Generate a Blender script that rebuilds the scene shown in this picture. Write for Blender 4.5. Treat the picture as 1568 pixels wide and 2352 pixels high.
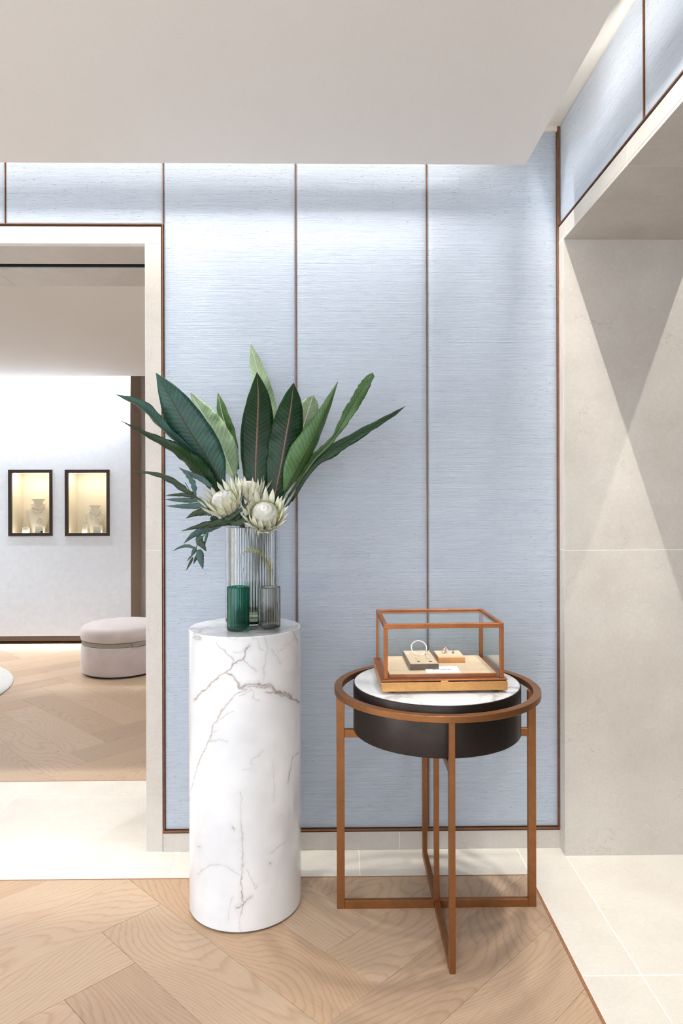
import bpy, bmesh, math, random
import numpy as np
from mathutils import Vector, Matrix

for o in list(bpy.data.objects):
    bpy.data.objects.remove(o, do_unlink=True)
SC = bpy.context.scene
COL = SC.collection
random.seed(7)
PI = math.pi

# ------------------------------------------------------------------ camera
EYE = 1.5
FPX, CX, CY, YAW, ROLL, PITCH = 1598.83, 801.35, 1145.28, 0.0146, 0.0027, -0.0004
cam_data = bpy.data.cameras.new('camera')
cam_data.sensor_fit = 'HORIZONTAL'
cam_data.sensor_width = 24.0
cam_data.lens = FPX / 1568.0 * 24.0
cam_data.shift_x = -(CX - 784.0) / 1568.0
cam_data.shift_y = -(1176.0 - CY) / 1568.0
cam_data.clip_start = 0.05
camera = bpy.data.objects.new('camera', cam_data)
COL.objects.link(camera)
camera.matrix_world = (Matrix.Translation((0, 0, EYE)) @ Matrix.Rotation(-YAW, 4, 'Z')
                       @ Matrix.Rotation(PI / 2 + PITCH, 4, 'X') @ Matrix.Rotation(-ROLL, 4, 'Z'))
SC.camera = camera

# ------------------------------------------------------------------ exposure, world
SC.view_settings.view_transform = 'Standard'
SC.view_settings.look = 'None'
SC.view_settings.gamma = 1.0
SC.view_settings.use_curve_mapping = False
SC.view_settings.exposure = 0.14
world = bpy.data.worlds.new('world')
SC.world = world
world.use_nodes = True
world.node_tree.nodes['Background'].inputs[0].default_value = (0.80, 0.88, 1.0, 1)
world.node_tree.nodes['Background'].inputs[1].default_value = 0.6
SC.cycles.max_bounces = 9
SC.cycles.diffuse_bounces = 3
SC.cycles.glossy_bounces = 3
SC.cycles.transmission_bounces = 8
SC.cycles.use_adaptive_sampling = True
SC.cycles.adaptive_threshold = 0.1
SC.cycles.adaptive_min_samples = 16
SC.cycles.transparent_max_bounces = 12
SC.cycles.sample_clamp_indirect = 6.0


def area_light(name, loc, aim, sx, sy, power, color, parent=None, spread=PI):
    l = bpy.data.lights.new(name, 'AREA')
    l.shape = 'RECTANGLE'
    l.size, l.size_y = sx, sy
    l.energy = power
    l.color = color
    l.spread = spread
    o = bpy.data.objects.new(name, l)
    COL.objects.link(o)
    o.location = loc
    o.rotation_euler = Vector(aim).to_track_quat('-Z', 'Y').to_euler()
    o['kind'] = 'helper'
    if parent:
        o.parent = parent
    return o


def strip_light(name, a, b, aim, w, power, color, parent=None, spread=PI):
    """long thin lamp from a to b, facing aim"""
    a, b, aim = Vector(a), Vector(b), Vector(aim).normalized()
    l = bpy.data.lights.new(name, 'AREA')
    l.shape = 'RECTANGLE'
    l.size, l.size_y = (b - a).length, w
    l.energy = power
    l.color = color
    l.spread = spread
    o = bpy.data.objects.new(name, l)
    COL.objects.link(o)
    z = -aim
    x = (b - a).normalized()
    y = z.cross(x).normalized()
    m = Matrix((x, y, z)).transposed().to_4x4()
    m.translation = (a + b) / 2
    o.matrix_world = m
    o['kind'] = 'helper'
    if parent:
        o.parent = parent
    return o


# main dimensions (metres, camera stands at x=0 y=0)
YB = 2.972            # face of the back wall
YB2 = 3.56            # its far side
XS = 0.9465           # face of the side wall
XS2 = 1.50            # its far side
YR = 2.900            # far jamb of the side opening
ZL, ZF = 2.583, 2.656  # inner and outer height of the stone door frames
XC, YC, ZC = 0.754, 2.792, 2.841  # corner and height of the suspended ceiling
ZT = 3.088            # upper ceiling
XW, YW = 0.746, 2.756  # corner of the oak floor
YN = 3.729            # oak starts again in the next room
XL, YF = -3.9, -3.2   # outer room limits
NX0, NY1 = -6.0, 8.0  # next room limits
ZN = 2.72             # its suspended ceiling

COVE = (1.0, 0.97, 0.92)
# downward slot lamps sit in profiles (built below) whose fins shield the nearby wall
strip_light('cove_lamp_back', (-3.8, 2.812, 3.035), (0.56, 2.812, 3.035), (0, 0, -1), 0.008, 44, COVE)
strip_light('cove_lamp_side', (0.812, -2.5, 2.985), (0.812, 2.30, 2.985), (0, 0, -1), 0.004, 80, COVE)
strip_light('cove_lamp_far_side', (1.66, -2.5, 3.035), (1.66, 4.5, 3.035), (0, 0, -1), 0.008, 44, COVE)
strip_light('cove_lamp_next_near', (-5.5, 3.685, 2.93), (0.6, 3.685, 2.93), (0, 0, -1), 0.008, 44, COVE)
strip_light('cove_lamp_back_up', (-3.8, 2.80, 2.90), (0.56, 2.80, 2.90), (0, 0.6, 1), 0.012, 8, COVE)
strip_light('cove_lamp_side_up', (0.77, -2.5, 2.90), (0.77, 2.45, 2.90), (0.6, 0, 1), 0.012, 10, COVE)
strip_light('cove_lamp_next_far', (-5.9, 7.05, 2.90), (-2.15, 7.05, 2.90), (0, 0.25, -1), 0.02, 105, (0.90, 0.95, 1.0))
area_light('front_fill_light', (-1.3, YF + 0.03, 1.5), (0, 1, 0), 4.4, 2.6, 112, (0.88, 0.94, 1.0))  # added fill lamp standing in for daylight behind the viewer
area_light('left_fill_light', (XL + 0.03, 0.0, 1.5), (1, 0, 0), 2.6, 2.4, 88, (0.80, 0.90, 1.0))  # added cool fill from the left, set at a made-up window
DOWNLIGHTS = [(-1.6, 1.2, 14), (-0.50, 1.70, 42), (0.42, 1.72, 41), (-0.9, -0.5, 14), (0.3, -0.5, 10), (-2.4, 0.4, 14)]
SLOT_SPOTS = [(-2.45, 2.858, 85), (-1.25, 2.858, 85), (-0.62, 2.858, 85), (0.64, 2.858, 70), (0.832, 2.38, 90)]   # small spots inside the ceiling slots
NEXT_FILL_LAMPS = [(-4.3, 5.0, 80), (-4.6, 6.2, 80), (0.1, 5.2, 80), (-0.3, 6.3, 60)]  # added unseen lamps that brighten the next room


# ------------------------------------------------------------------ picture geometry helpers
def ray(u, v):
    a, b = u - CX, v - CY
    cr, sr = math.cos(ROLL), math.sin(ROLL)
    x, y = (a * cr - b * sr) / FPX, (a * sr + b * cr) / FPX
    s, c = math.sin(YAW), math.cos(YAW)
    sp, cp = math.sin(PITCH), math.cos(PITCH)
    d, up = cp + sp * y, sp - cp * y
    return Vector((c * x + s * d, -s * x + c * d, up))


def at_y(u, v, Y):
    r = ray(u, v)
    return Vector((0, 0, EYE)) + r * (Y / r.y)


def at_z(u, v, Z):
    r = ray(u, v)
    return Vector((0, 0, EYE)) + r * ((Z - EYE) / r.z)


# ------------------------------------------------------------------ object helpers
def put(o, parent=None):
    COL.objects.link(o)
    if parent is not None:
        o.parent = parent
    return o


def tag(o, label=None, cat=None, group=None, kind=None):
    if label:
        o['label'] = label
    if cat:
        o['category'] = cat
    if group:
        o['group'] = group
    if kind:
        o['kind'] = kind
    return o


def empty(name, loc=(0, 0, 0), label=None, cat=None, group=None, kind=None, rz=0.0):
    o = bpy.data.objects.new(name, None)
    o.empty_display_size = 0.05
    put(o)
    o.location = loc
    o.rotation_euler = (0, 0, rz)
    return tag(o, label, cat, group, kind)


def mesh(name, verts, faces, mat, parent=None, smooth=False, uvs=None):
    me = bpy.data.meshes.new(name)
    me.from_pydata([tuple(v) for v in verts], [], [tuple(f) for f in faces])
    me.update()
    if mat is not None:
        me.materials.append(mat)
    if smooth:
        me.polygons.foreach_set('use_smooth', [True] * len(me.polygons))
    if uvs is not None:
        lay = me.uv_layers.new(name='UVMap')
        idx = np.zeros(len(me.loops), dtype=np.int32)
        me.loops.foreach_get('vertex_index', idx)
        lay.data.foreach_set('uv', np.array(uvs, dtype=np.float32)[idx].ravel())
    return put(bpy.data.objects.new(name, me), parent)


def from_bm(name, bm, mat, parent=None, smooth=False):
    bmesh.ops.recalc_face_normals(bm, faces=bm.faces)
    me = bpy.data.meshes.new(name)
    bm.to_mesh(me)
    bm.free()
    if mat is not None:
        me.materials.append(mat)
    if smooth:
        me.polygons.foreach_set('use_smooth', [True] * len(me.polygons))
    return put(bpy.data.objects.new(name, me), parent)


def bm_box(bm, lo, hi, bevel=0.0, seg=1):
    lo, hi = Vector(lo), Vector(hi)
    r = bmesh.ops.create_cube(bm, size=1.0)
    vs = r['verts']
    for v in vs:
        v.co = Vector([lo[i] + (v.co[i] + 0.5) * (hi[i] - lo[i]) for i in range(3)])
    if bevel > 0:
        es = list({e for v in vs for e in v.link_edges})
        bmesh.ops.bevel(bm, geom=es, offset=bevel, segments=seg, affect='EDGES', profile=0.5)


def box(name, lo, hi, mat, parent=None, bevel=0.0, seg=1, smooth=False):
    bm = bmesh.new()
    bm_box(bm, lo, hi, bevel, seg)
    return from_bm(name, bm, mat, parent, smooth)


def boxes(name, lst, mat, parent=None, bevel=0.0):
    bm = bmesh.new()
    for lo, hi in lst:
        bm_box(bm, lo, hi, bevel)
    return from_bm(name, bm, mat, parent)


def lathe(name, prof, mat, parent=None, seg=64, loc=(0, 0, 0), sx=1.0, sy=1.0, smooth=True):
    """prof: list of (r, z); r=0 ends closed with a point"""
    vs, fs, rings = [], [], []
    for r, z in prof:
        if r <= 1e-6:
            rings.append([len(vs)])
            vs.append((loc[0], loc[1], loc[2] + z))
        else:
            st = len(vs)
            for i in range(seg):
                a = 2 * PI * i / seg
                vs.append((loc[0] + r * sx * math.cos(a), loc[1] + r * sy * math.sin(a), loc[2] + z))
            rings.append(list(range(st, st + seg)))
    for A, B in zip(rings[:-1], rings[1:]):
        for i in range(seg):
            j = (i + 1) % seg
            if len(A) == 1 and len(B) == 1:
                continue
            if len(A) == 1:
                fs.append((A[0], B[i], B[j]))
            elif len(B) == 1:
                fs.append((A[i], A[j], B[0]))
            else:
                fs.append((A[i], A[j], B[j], B[i]))
    o = mesh(name, vs, fs, mat, parent, smooth)
    if smooth:
        try:
            o.data.set_sharp_from_angle(angle=math.radians(40))
        except Exception:
            pass
    return o


def catmull(pts, n):
    pts = [Vector(p) for p in pts]
    P = [pts[0] * 2 - pts[1]] + pts + [pts[-1] * 2 - pts[-2]]
    out = []
    segs = len(pts) - 1
    for k in range(n + 1):
        t = k / n * segs
        i = min(int(t), segs - 1)
        f = t - i
        a, b, c, d = P[i], P[i + 1], P[i + 2], P[i + 3]
        out.append(0.5 * ((2 * b) + (c - a) * f + (2 * a - 5 * b + 4 * c - d) * f * f + (3 * b - a - 3 * c + d) * f ** 3))
    return out


def tube_data(path, radii, seg=8, closed=False):
    path = [Vector(p) for p in path]
    n = len(path)
    if not hasattr(radii, '__len__'):
        radii = [radii] * n
    vs, fs = [], []
    nrm = None
    for i, p in enumerate(path):
        if closed:
            t = (path[(i + 1) % n] - path[i - 1]).normalized()
        else:
            t = (path[min(i + 1, n - 1)] - path[max(i - 1, 0)]).normalized()
        if nrm is None:
            ref = Vector((0, 0, 1)) if abs(t.z) < 0.9 else Vector((1, 0, 0))
            nrm = t.cross(ref).normalized()
        else:
            nrm = (nrm - t * nrm.dot(t)).normalized()
        b = t.cross(nrm)
        for k in range(seg):
            a = 2 * PI * k / seg
            vs.append(p + (nrm * math.cos(a) + b * math.sin(a)) * radii[i])
    m = n if closed else n - 1
    for i in range(m):
        for k in range(seg):
            k2 = (k + 1) % seg
            j = (i + 1) % n
            fs.append((i * seg + k, i * seg + k2, j * seg + k2, j * seg + k))
    if not closed:
        fs.append(tuple(range(seg))[::-1])
        fs.append(tuple((n - 1) * seg + k for k in range(seg)))
    return vs, fs


def tube(name, path, radii, mat, parent=None, seg=8, closed=False):
    vs, fs = tube_data(path, radii, seg, closed)
    return mesh(name, vs, fs, mat, parent, True)


def torus(name, R, r, mat, parent=None, seg=40, rs=8, mtx=None, squash=1.0):
    vs, fs = [], []
    for i in range(seg):
        a = 2 * PI * i / seg
        for k in range(rs):
            b = 2 * PI * k / rs
            p = Vector(((R + r * math.cos(b)) * math.cos(a), (R + r * math.cos(b)) * math.sin(a), r * squash * math.sin(b)))
            vs.append(mtx @ p if mtx else p)
    for i in range(seg):
        for k in range(rs):
            i2, k2 = (i + 1) % seg, (k + 1) % rs
            fs.append((i * rs + k, i2 * rs + k, i2 * rs + k2, i * rs + k2))
    return mesh(name, vs, fs, mat, parent, True)


# ------------------------------------------------------------------ materials
class NT:
    def __init__(self, name):
        self.m = bpy.data.materials.new(name)
        self.m.use_nodes = True
        self.t = self.m.node_tree
        self.b = self.t.nodes['Principled BSDF']
        self.out = self.t.nodes['Material Output']

    def n(self, kind, **kw):
        nd = self.t.nodes.new(kind)
        for k, v in kw.items():
            setattr(nd, k, v)
        return nd

    def link(self, a, b):
        self.t.links.new(a, b)

    def val(self, sock, v):
        if hasattr(v, 'is_output'):
            self.link(v, sock)
        elif isinstance(v, (tuple, list)) and len(v) == 3 and sock.type == 'RGBA':
            sock.default_value = (*v, 1)
        else:
            sock.default_value = v

    def set(self, **kw):
        names = {'color': 'Base Color', 'rough': 'Roughness', 'metal': 'Metallic', 'spec': 'Specular IOR Level',
                 'normal': 'Normal', 'trans': 'Transmission Weight', 'ior': 'IOR', 'sheen': 'Sheen Weight',
                 'sheen_rough': 'Sheen Roughness', 'sheen_tint': 'Sheen Tint', 'coat': 'Coat Weight', 'coat_rough': 'Coat Roughness',
                 'sss': 'Subsurface Weight', 'emit': 'Emission Color', 'emit_s': 'Emission Strength', 'aniso': 'Anisotropic'}
        for k, v in kw.items():
            self.val(self.b.inputs[names[k]], v)
        return self

    def obj(self):
        return self.n('ShaderNodeTexCoord').outputs['Object']

    def uv(self):
        return self.n('ShaderNodeTexCoord').outputs['UV']

    def vmul(self, v, s):
        nd = self.n('ShaderNodeVectorMath', operation='MULTIPLY')
        self.link(v, nd.inputs[0])
        nd.inputs[1].default_value = s
        return nd.outputs[0]

    def vadd(self, a, b):
        nd = self.n('ShaderNodeVectorMath', operation='ADD')
        self.val(nd.inputs[0], a)
        self.val(nd.inputs[1], b)
        return nd.outputs[0]

    def math(self, op, a, b=0.0, c=None, clamp=False):
        nd = self.n('ShaderNodeMath', operation=op)
        nd.use_clamp = clamp
        self.val(nd.inputs[0], a)
        self.val(nd.inputs[1], b)
        if c is not None:
            self.val(nd.inputs[2], c)
        return nd.outputs[0]

    def noise(self, v, scale=5.0, detail=4.0, rough=0.5, dist=0.0, color=False):
        nd = self.n('ShaderNodeTexNoise')
        self.link(v, nd.inputs['Vector'])
        nd.inputs['Scale'].default_value = scale
        nd.inputs['Detail'].default_value = detail
        nd.inputs['Roughness'].default_value = rough
        nd.inputs['Distortion'].default_value = dist
        return nd.outputs['Color'] if color else nd.outputs['Fac']

    def ramp(self, f, stops, interp='LINEAR'):
        nd = self.n('ShaderNodeValToRGB')
        cr = nd.color_ramp
        cr.interpolation = interp
        while len(cr.elements) < len(stops):
            cr.elements.new(0.5)
        for e, (p, c) in zip(cr.elements, stops):
            e.position = p
            e.color = (*c, 1) if len(c) == 3 else c
        self.link(f, nd.inputs['Fac'])
        return nd.outputs['Color']

    def mix(self, f, a, b, blend='MIX'):
        nd = self.n('ShaderNodeMix', data_type='RGBA', blend_type=blend)
        self.val(nd.inputs[0], f)
        self.val(nd.inputs[6], a)
        self.val(nd.inputs[7], b)
        return nd.outputs[2]

    def bump(self, h, strength=0.3, dist=0.01, invert=False):
        nd = self.n('ShaderNodeBump', invert=invert)
        nd.inputs['Strength'].default_value = strength
        nd.inputs['Distance'].default_value = dist
        self.link(h, nd.inputs['Height'])
        return nd.outputs['Normal']

    def sep(self, v):
        nd = self.n('ShaderNodeSeparateXYZ')
        self.link(v, nd.inputs[0])
        return nd.outputs

    def comb(self, x, y, z):
        nd = self.n('ShaderNodeCombineXYZ')
        for s, q in zip(nd.inputs, (x, y, z)):
            self.val(s, q)
        return nd.outputs[0]


def srgb(r, g, b):
    return tuple((c / 255 / 12.92) if c / 255 <= 0.04045 else ((c / 255 + 0.055) / 1.055) ** 2.4 for c in (r, g, b))


def plain(name, col, rough=0.5, metal=0.0, var=0.06, scale=30.0, bump=0.0, **kw):
    m = NT(name)
    n = m.noise(m.obj(), scale, 4.0)
    c2 = tuple(max(0, c * (1 - var * 2)) for c in col)
    c1 = tuple(min(1, c * (1 + var)) for c in col)
    m.set(color=m.ramp(n, [(0.3, c2), (0.7, c1)]), rough=rough, metal=metal, **kw)
    if bump:
        m.set(normal=m.bump(m.noise(m.obj(), scale * 6, 3.0), bump, 0.002))
    return m.m


def make_silk():
    m = NT('blue_silk')
    s = m.sep(m.obj())
    u = m.math('ADD', s[0], s[1])
    vec = m.comb(u, 0.0, s[2])
    wob = m.vadd(vec, m.vmul(m.noise(vec, 3.0, 2.0, color=True), (0.0, 0.0, 0.0016)))
    thread = m.noise(m.vmul(wob, (2.2, 1, 150)), 1.0, 3.0, 0.55)
    fine = m.noise(m.vmul(wob, (14, 1, 520)), 1.0, 2.0, 0.5)
    slub = m.noise(m.vmul(wob, (46, 1, 260)), 1.0, 2.0, 0.5)
    slub = m.ramp(slub, [(0.64, (0, 0, 0)), (0.72, (1, 1, 1))])
    cloud = m.noise(vec, 1.3, 2.0)
    col = m.ramp(thread, [(0.25, srgb(160, 171, 187)), (0.5, srgb(181, 190, 202)), (0.8, srgb(198, 205, 213))])
    col = m.mix(0.5, col, m.ramp(fine, [(0.25, srgb(154, 167, 186)), (0.75, srgb(200, 207, 217))]))
    col = m.mix(m.math('MULTIPLY', slub, 0.25), col, srgb(212, 219, 228))  # slubs lightened: the silk's gloss sparkle is put into their colour
    h = m.math('ADD', m.math('MULTIPLY', thread, 0.55), m.math('MULTIPLY', fine, 0.35))
    h = m.math('ADD', h, m.math('MULTIPLY', slub, 1.1))
    m.set(color=col, rough=0.42, spec=0.45, sheen=0.25, sheen_rough=0.4, normal=m.bump(h, 0.8, 0.003))
    return m.m


def make_stone(name, base, dark, vein, rough=0.4, seed=0.0, soft=1.0):
    m = NT(name)
    oi = m.n('ShaderNodeObjectInfo')
    off = m.comb(m.math('MULTIPLY', oi.outputs['Random'], 17.0), m.math('MULTIPLY', oi.outputs['Random'], 31.0), seed)
    v = m.vadd(m.obj(), off)
    cl = m.noise(v, 3.5, 6.0, 0.6)
    col = m.ramp(cl, [(0.3, dark), (0.65, base)])
    gr = m.noise(v, 75.0, 5.0, 0.75)
    col = m.mix(0.24, col, m.ramp(gr, [(0.3, tuple(c * 0.75 for c in base)), (0.7, tuple(min(1, c * 1.15) for c in base))]))
    wv = m.vadd(v, m.vmul(m.noise(v, 7.0, 5.0, 0.65, color=True), (0.24, 0.24, 0.24)))
    vo = m.n('ShaderNodeTexVoronoi', feature='DISTANCE_TO_EDGE')
    m.link(m.vmul(wv, (1, 1, 0.8)), vo.inputs['Vector'])
    vo.inputs['Scale'].default_value = 3.4
    line = m.ramp(vo.outputs['Distance'], [(0.0, (1, 1, 1)), (0.008, (0, 0, 0))])
    gate = m.ramp(m.noise(v, 4.5, 2.0), [(0.48, (0, 0, 0)), (0.66, (1, 1, 1))])
    f = m.math('MULTIPLY', m.math('MULTIPLY', m.math('MULTIPLY', line, gate), m.ramp(gr, [(0.4, (0.1, 0.1, 0.1)), (0.6, (1, 1, 1))])), 0.62 * soft)
    col = m.mix(f, col, vein)
    fl = m.noise(m.vmul(v, (1.0, 1.0, 1.6)), 42.0, 1.0, 0.3)
    col = m.mix(m.math('MULTIPLY', m.ramp(fl, [(0.70, (0, 0, 0)), (0.78, (1, 1, 1))]), 0.22 * soft), col, tuple(min(1, c * 1.2) for c in base))
    m.set(color=col, rough=rough, spec=0.4, normal=m.bump(gr, 0.05, 0.001))
    return m.m


def make_oak():
    m = NT('oak_plank')
    oi = m.n('ShaderNodeObjectInfo')
    r = oi.outputs['Random']
    off = m.comb(m.math('MULTIPLY', r, 37.0), m.math('MULTIPLY', r, 91.0), m.math('MULTIPLY', r, 13.0))
    v = m.vadd(m.obj(), off)
    big = m.noise(m.vmul(v, (1.0, 2.6, 1)), 1.0, 1.0, 0.3)
    # growth rings: slow field cut into bands gives cathedral figure
    fld = m.math('ADD', m.math('MULTIPLY', m.sep(v)[1], 5.0), m.math('MULTIPLY', big, 5.5))
    fld = m.math('ADD', fld, m.math('MULTIPLY', m.noise(m.vmul(v, (3, 22, 1)), 1.0, 1.0), 0.14))
    band = m.math('FRACT', m.math('MULTIPLY', fld, 8.0))
    ring = m.ramp(band, [(0.0, (0.35, 0.35, 0.35)), (0.15, (0.9, 0.9, 0.9)), (0.7, (0.85, 0.85, 0.85)), (1.0, (0.3, 0.3, 0.3))])
    fib = m.noise(m.vmul(v, (7, 190, 1)), 1.0, 3.0, 0.6)
    pore = m.noise(m.vmul(v, (20, 420, 1)), 1.0, 1.0, 0.5)
    pore = m.ramp(pore, [(0.62, (0, 0, 0)), (0.75, (1, 1, 1))])
    tone = m.ramp(r, [(0.0, srgb(196, 167, 138)), (0.25, srgb(204, 178, 151)), (0.5, srgb(188, 162, 137)),
                      (0.75, srgb(207, 184, 158)), (1.0, srgb(198, 170, 145))])
    dark = m.mix(1.0, tone, srgb(216, 199, 182), 'MULTIPLY')
    col = m.mix(ring, dark, tone)
    col = m.mix(0.42, col, m.mix(fib, m.mix(1.0, tone, srgb(188, 168, 150), 'MULTIPLY'), tone))
    col = m.mix(m.math('MULTIPLY', pore, 0.4), col, srgb(140, 112, 88))
    vo = m.n('ShaderNodeTexVoronoi', feature='F1')
    m.link(m.vmul(v, (1.0, 1.6, 1)), vo.inputs['Vector'])
    vo.inputs['Scale'].default_value = 1.7
    knot = m.ramp(vo.outputs['Distance'], [(0.010, (1, 1, 1)), (0.02, (0, 0, 0))])
    col = m.mix(m.math('MULTIPLY', knot, 0.7), col, srgb(110, 80, 58))
    m.set(color=col, rough=0.46, spec=0.4, normal=m.bump(fib, 0.08, 0.001))
    return m.m


def make_marble(name, use_attr=False):
    m = NT(name)
    v = m.obj()
    w = m.vadd(v, m.vmul(m.noise(v, 5.0, 5.0, 0.6, color=True), (0.22, 0.22, 0.22)))
    cl = m.noise(v, 4.0, 4.0, 0.55)
    base = m.ramp(cl, [(0.35, srgb(224, 225, 228)), (0.6, srgb(240, 241, 243))])
    warm = m.ramp(m.noise(v, 2.6, 3.0), [(0.5, (0, 0, 0)), (0.75, (1, 1, 1))])
    base = m.mix(m.math('MULTIPLY', warm, 0.14), base, srgb(226, 208, 190))
    if use_attr:
        at = m.n('ShaderNodeAttribute', attribute_name='vein')
        ht = m.n('ShaderNodeAttribute', attribute_name='halo')
        grain = m.ramp(m.noise(v, 70.0, 4.0, 0.7), [(0.3, (0.35, 0.35, 0.35)), (0.65, (1, 1, 1))])
        base = m.mix(m.math('MULTIPLY', ht.outputs['Fac'], 0.42), base, srgb(196, 182, 170))
        base = m.mix(m.math('MULTIPLY', m.math('MULTIPLY', at.outputs['Fac'], grain), 0.95, clamp=True), base, srgb(108, 88, 76))
    else:
        vo = m.n('ShaderNodeTexVoronoi', feature='DISTANCE_TO_EDGE')
        m.link(m.vmul(w, (1, 0.55, 1)), vo.inputs['Vector'])
        vo.inputs['Scale'].default_value = 5.0
        ln = m.ramp(vo.outputs['Distance'], [(0.0, (1, 1, 1)), (0.06, (0.35, 0.35, 0.35)), (0.22, (0, 0, 0))])
        gate = m.ramp(m.noise(v, 3.0, 2.0), [(0.36, (0, 0, 0)), (0.56, (1, 1, 1))])
        base = m.mix(m.math('MULTIPLY', m.math('MULTIPLY', ln, gate), 0.8), base, srgb(150, 144, 140))
    m.set(color=base, rough=0.12, spec=0.5, coat=0.3, coat_rough=0.05)
    return m.m


def make_bronze(name, col, rough=0.38, var=0.25):
    m = NT(name)
    n = m.noise(m.obj(), 14.0, 6.0, 0.7)
    n2 = m.noise(m.obj(), 120.0, 3.0, 0.6)
    c = m.ramp(n, [(0.3, tuple(x * (1 - var) for x in col)), (0.7, tuple(min(1, x * (1 + var)) for x in col))])
    c = m.mix(0.25, c, m.ramp(n2, [(0.3, tuple(x * 0.7 for x in col)), (0.7, tuple(min(1, x * 1.2) for x in col))]))
    m.set(color=c, metal=0.85, rough=m.ramp(n, [(0.3, (rough * 1.25,) * 3), (0.7, (rough * 0.85,) * 3)]))
    return m.m


def make_pane(name, tint, refl=0.10):
    m = NT(name)
    tr = m.n('ShaderNodeBsdfTransparent')
    tr.inputs[0].default_value = (*tint, 1)
    gl = m.n('ShaderNodeBsdfGlossy')
    gl.inputs['Roughness'].default_value = 0.02
    gl.inputs['Color'].default_value = (0.95, 1.0, 0.97, 1)
    lw = m.n('ShaderNodeLayerWeight')
    lw.inputs['Blend'].default_value = 0.5
    n = m.noise(m.obj(), 3.0, 1.0)
    f = m.math('ADD', m.math('MULTIPLY', m.math('POWER', lw.outputs['Facing'], 5.0), 0.8), m.math('MULTIPLY', n, 0.05), clamp=True)
    mx = m.n('ShaderNodeMixShader')
    m.link(f, mx.inputs[0])
    m.link(tr.outputs[0], mx.inputs[1])
    m.link(gl.outputs[0], mx.inputs[2])
    m.link(mx.outputs[0], m.out.inputs['Surface'])
    m.t.nodes.remove(m.b)
    return m.m


def make_glass(name, col, rough=0.01, ior=1.45):
    m = NT(name)
    n = m.noise(m.obj(), 6.0, 1.0)
    m.set(color=m.ramp(n, [(0.2, tuple(c * 0.97 for c in col)), (0.8, col)]), rough=rough, trans=1.0, ior=ior)
    return m.m


def make_leaf(name, dark, light, rib, rough=0.38, vein=0.35, spec=0.45, freq=26.0):
    m = NT(name)
    s = m.sep(m.uv())
    ax = m.math('ABSOLUTE', s[1])
    ph = m.math('SUBTRACT', m.math('MULTIPLY', s[0], freq), m.math('MULTIPLY', m.math('POWER', ax, 0.8), 2.4))
    ph = m.math('ADD', ph, m.math('MULTIPLY', m.noise(m.obj(), 10.0, 1.0), 1.4))
    w = m.math('SINE', m.math('MULTIPLY', ph, 2 * PI))
    w = m.math('ADD', m.math('MULTIPLY', w, 0.5), 0.5)
    ln = m.math('POWER', w, 9.0)
    cl = m.noise(m.obj(), 12.0, 4.0, 0.6)
    col = m.ramp(cl, [(0.3, dark), (0.75, light)])
    col = m.mix(m.math('MULTIPLY', ln, vein), col, tuple(min(1, c * 1.7 + 0.02) for c in light))
    mid = m.ramp(ax, [(0.02, (1, 1, 1)), (0.07, (0, 0, 0))])
    col = m.mix(m.math('MULTIPLY', mid, 0.85), col, rib)
    m.set(color=col, rough=rough, spec=spec, normal=m.bump(w, 0.16, 0.002))
    tl = m.n('ShaderNodeBsdfTranslucent')
    m.link(col, tl.inputs['Color'])
    mx = m.n('ShaderNodeMixShader')
    mx.inputs[0].default_value = 0.18
    m.link(m.b.outputs[0], mx.inputs[1])
    m.link(tl.outputs[0], mx.inputs[2])
    m.link(mx.outputs[0], m.out.inputs['Surface'])
    return m.m


def emitter(name, col, strength):
    m = NT(name)
    n = m.noise(m.obj(), 3.0, 0.0)
    m.set(color=(0.8, 0.8, 0.8), emit=m.ramp(n, [(0.0, col), (1.0, col)]), emit_s=strength)
    return m.m


SILK = make_silk()
STONE = make_stone('limestone_cladding', srgb(209, 202, 194), srgb(193, 185, 176), srgb(120, 94, 76), 0.42)
TILE = make_stone('limestone_floor', srgb(228, 222, 211), srgb(214, 205, 193), srgb(150, 120, 96), 0.34, 3.0, 0.6)
OAK = make_oak()
MARBLE_COL = make_marble('marble_column', True)
MARBLE = make_marble('marble_top')
CEIL = plain('ceiling_plaster', srgb(236, 232, 228), 0.9, var=0.015, scale=260, bump=0.25)
PLASTER = plain('wall_plaster', srgb(228, 224, 216), 0.8, var=0.02, scale=6)
GROUT = plain('pale_grout', srgb(248, 246, 242), 0.9, var=0.02)
DARKGAP = plain('shadow_gap', srgb(34, 26, 22), 0.8)
SUBFLOOR = plain('dark_subfloor', srgb(92, 66, 46), 0.9)
CORK = plain('cork_strip', srgb(160, 112, 78), 0.85, var=0.2, scale=220, bump=0.3)
TRIM = make_bronze('bronze_trim', srgb(140, 98, 72), 0.45)
TRIM_DARK = make_bronze('dark_bronze_trim', srgb(70, 48, 38), 0.5)
BRONZE = make_bronze('table_bronze', srgb(152, 103, 64), 0.40, 0.2)
CASE_BRONZE = make_bronze('case_bronze', srgb(172, 108, 68), 0.46, 0.15)
CASE_BRASS = make_bronze('case_brass', srgb(214, 160, 100), 0.42, 0.15)
DRUM = make_bronze('blackened_drum', srgb(58, 50, 46), 0.42, 0.1)
BLACK = plain('black_metal', srgb(14, 12, 11), 0.5)
PANE = make_pane('case_glass', (0.985, 0.995, 0.99))
CLEAR = make_glass('ribbed_clear_glass', (0.97, 0.985, 0.98))
GREEN = make_glass('ribbed_green_glass', (0.05, 0.42, 0.31))
SMOKE = make_glass('ribbed_smoke_glass', (0.74, 0.73, 0.68))
WATER = make_glass('vase_water', (0.80, 0.88, 0.55), 0.0, 1.33)
LEATHER = plain('beige_suede', srgb(222, 196, 166), 0.8, var=0.03, scale=60, bump=0.1)
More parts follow.
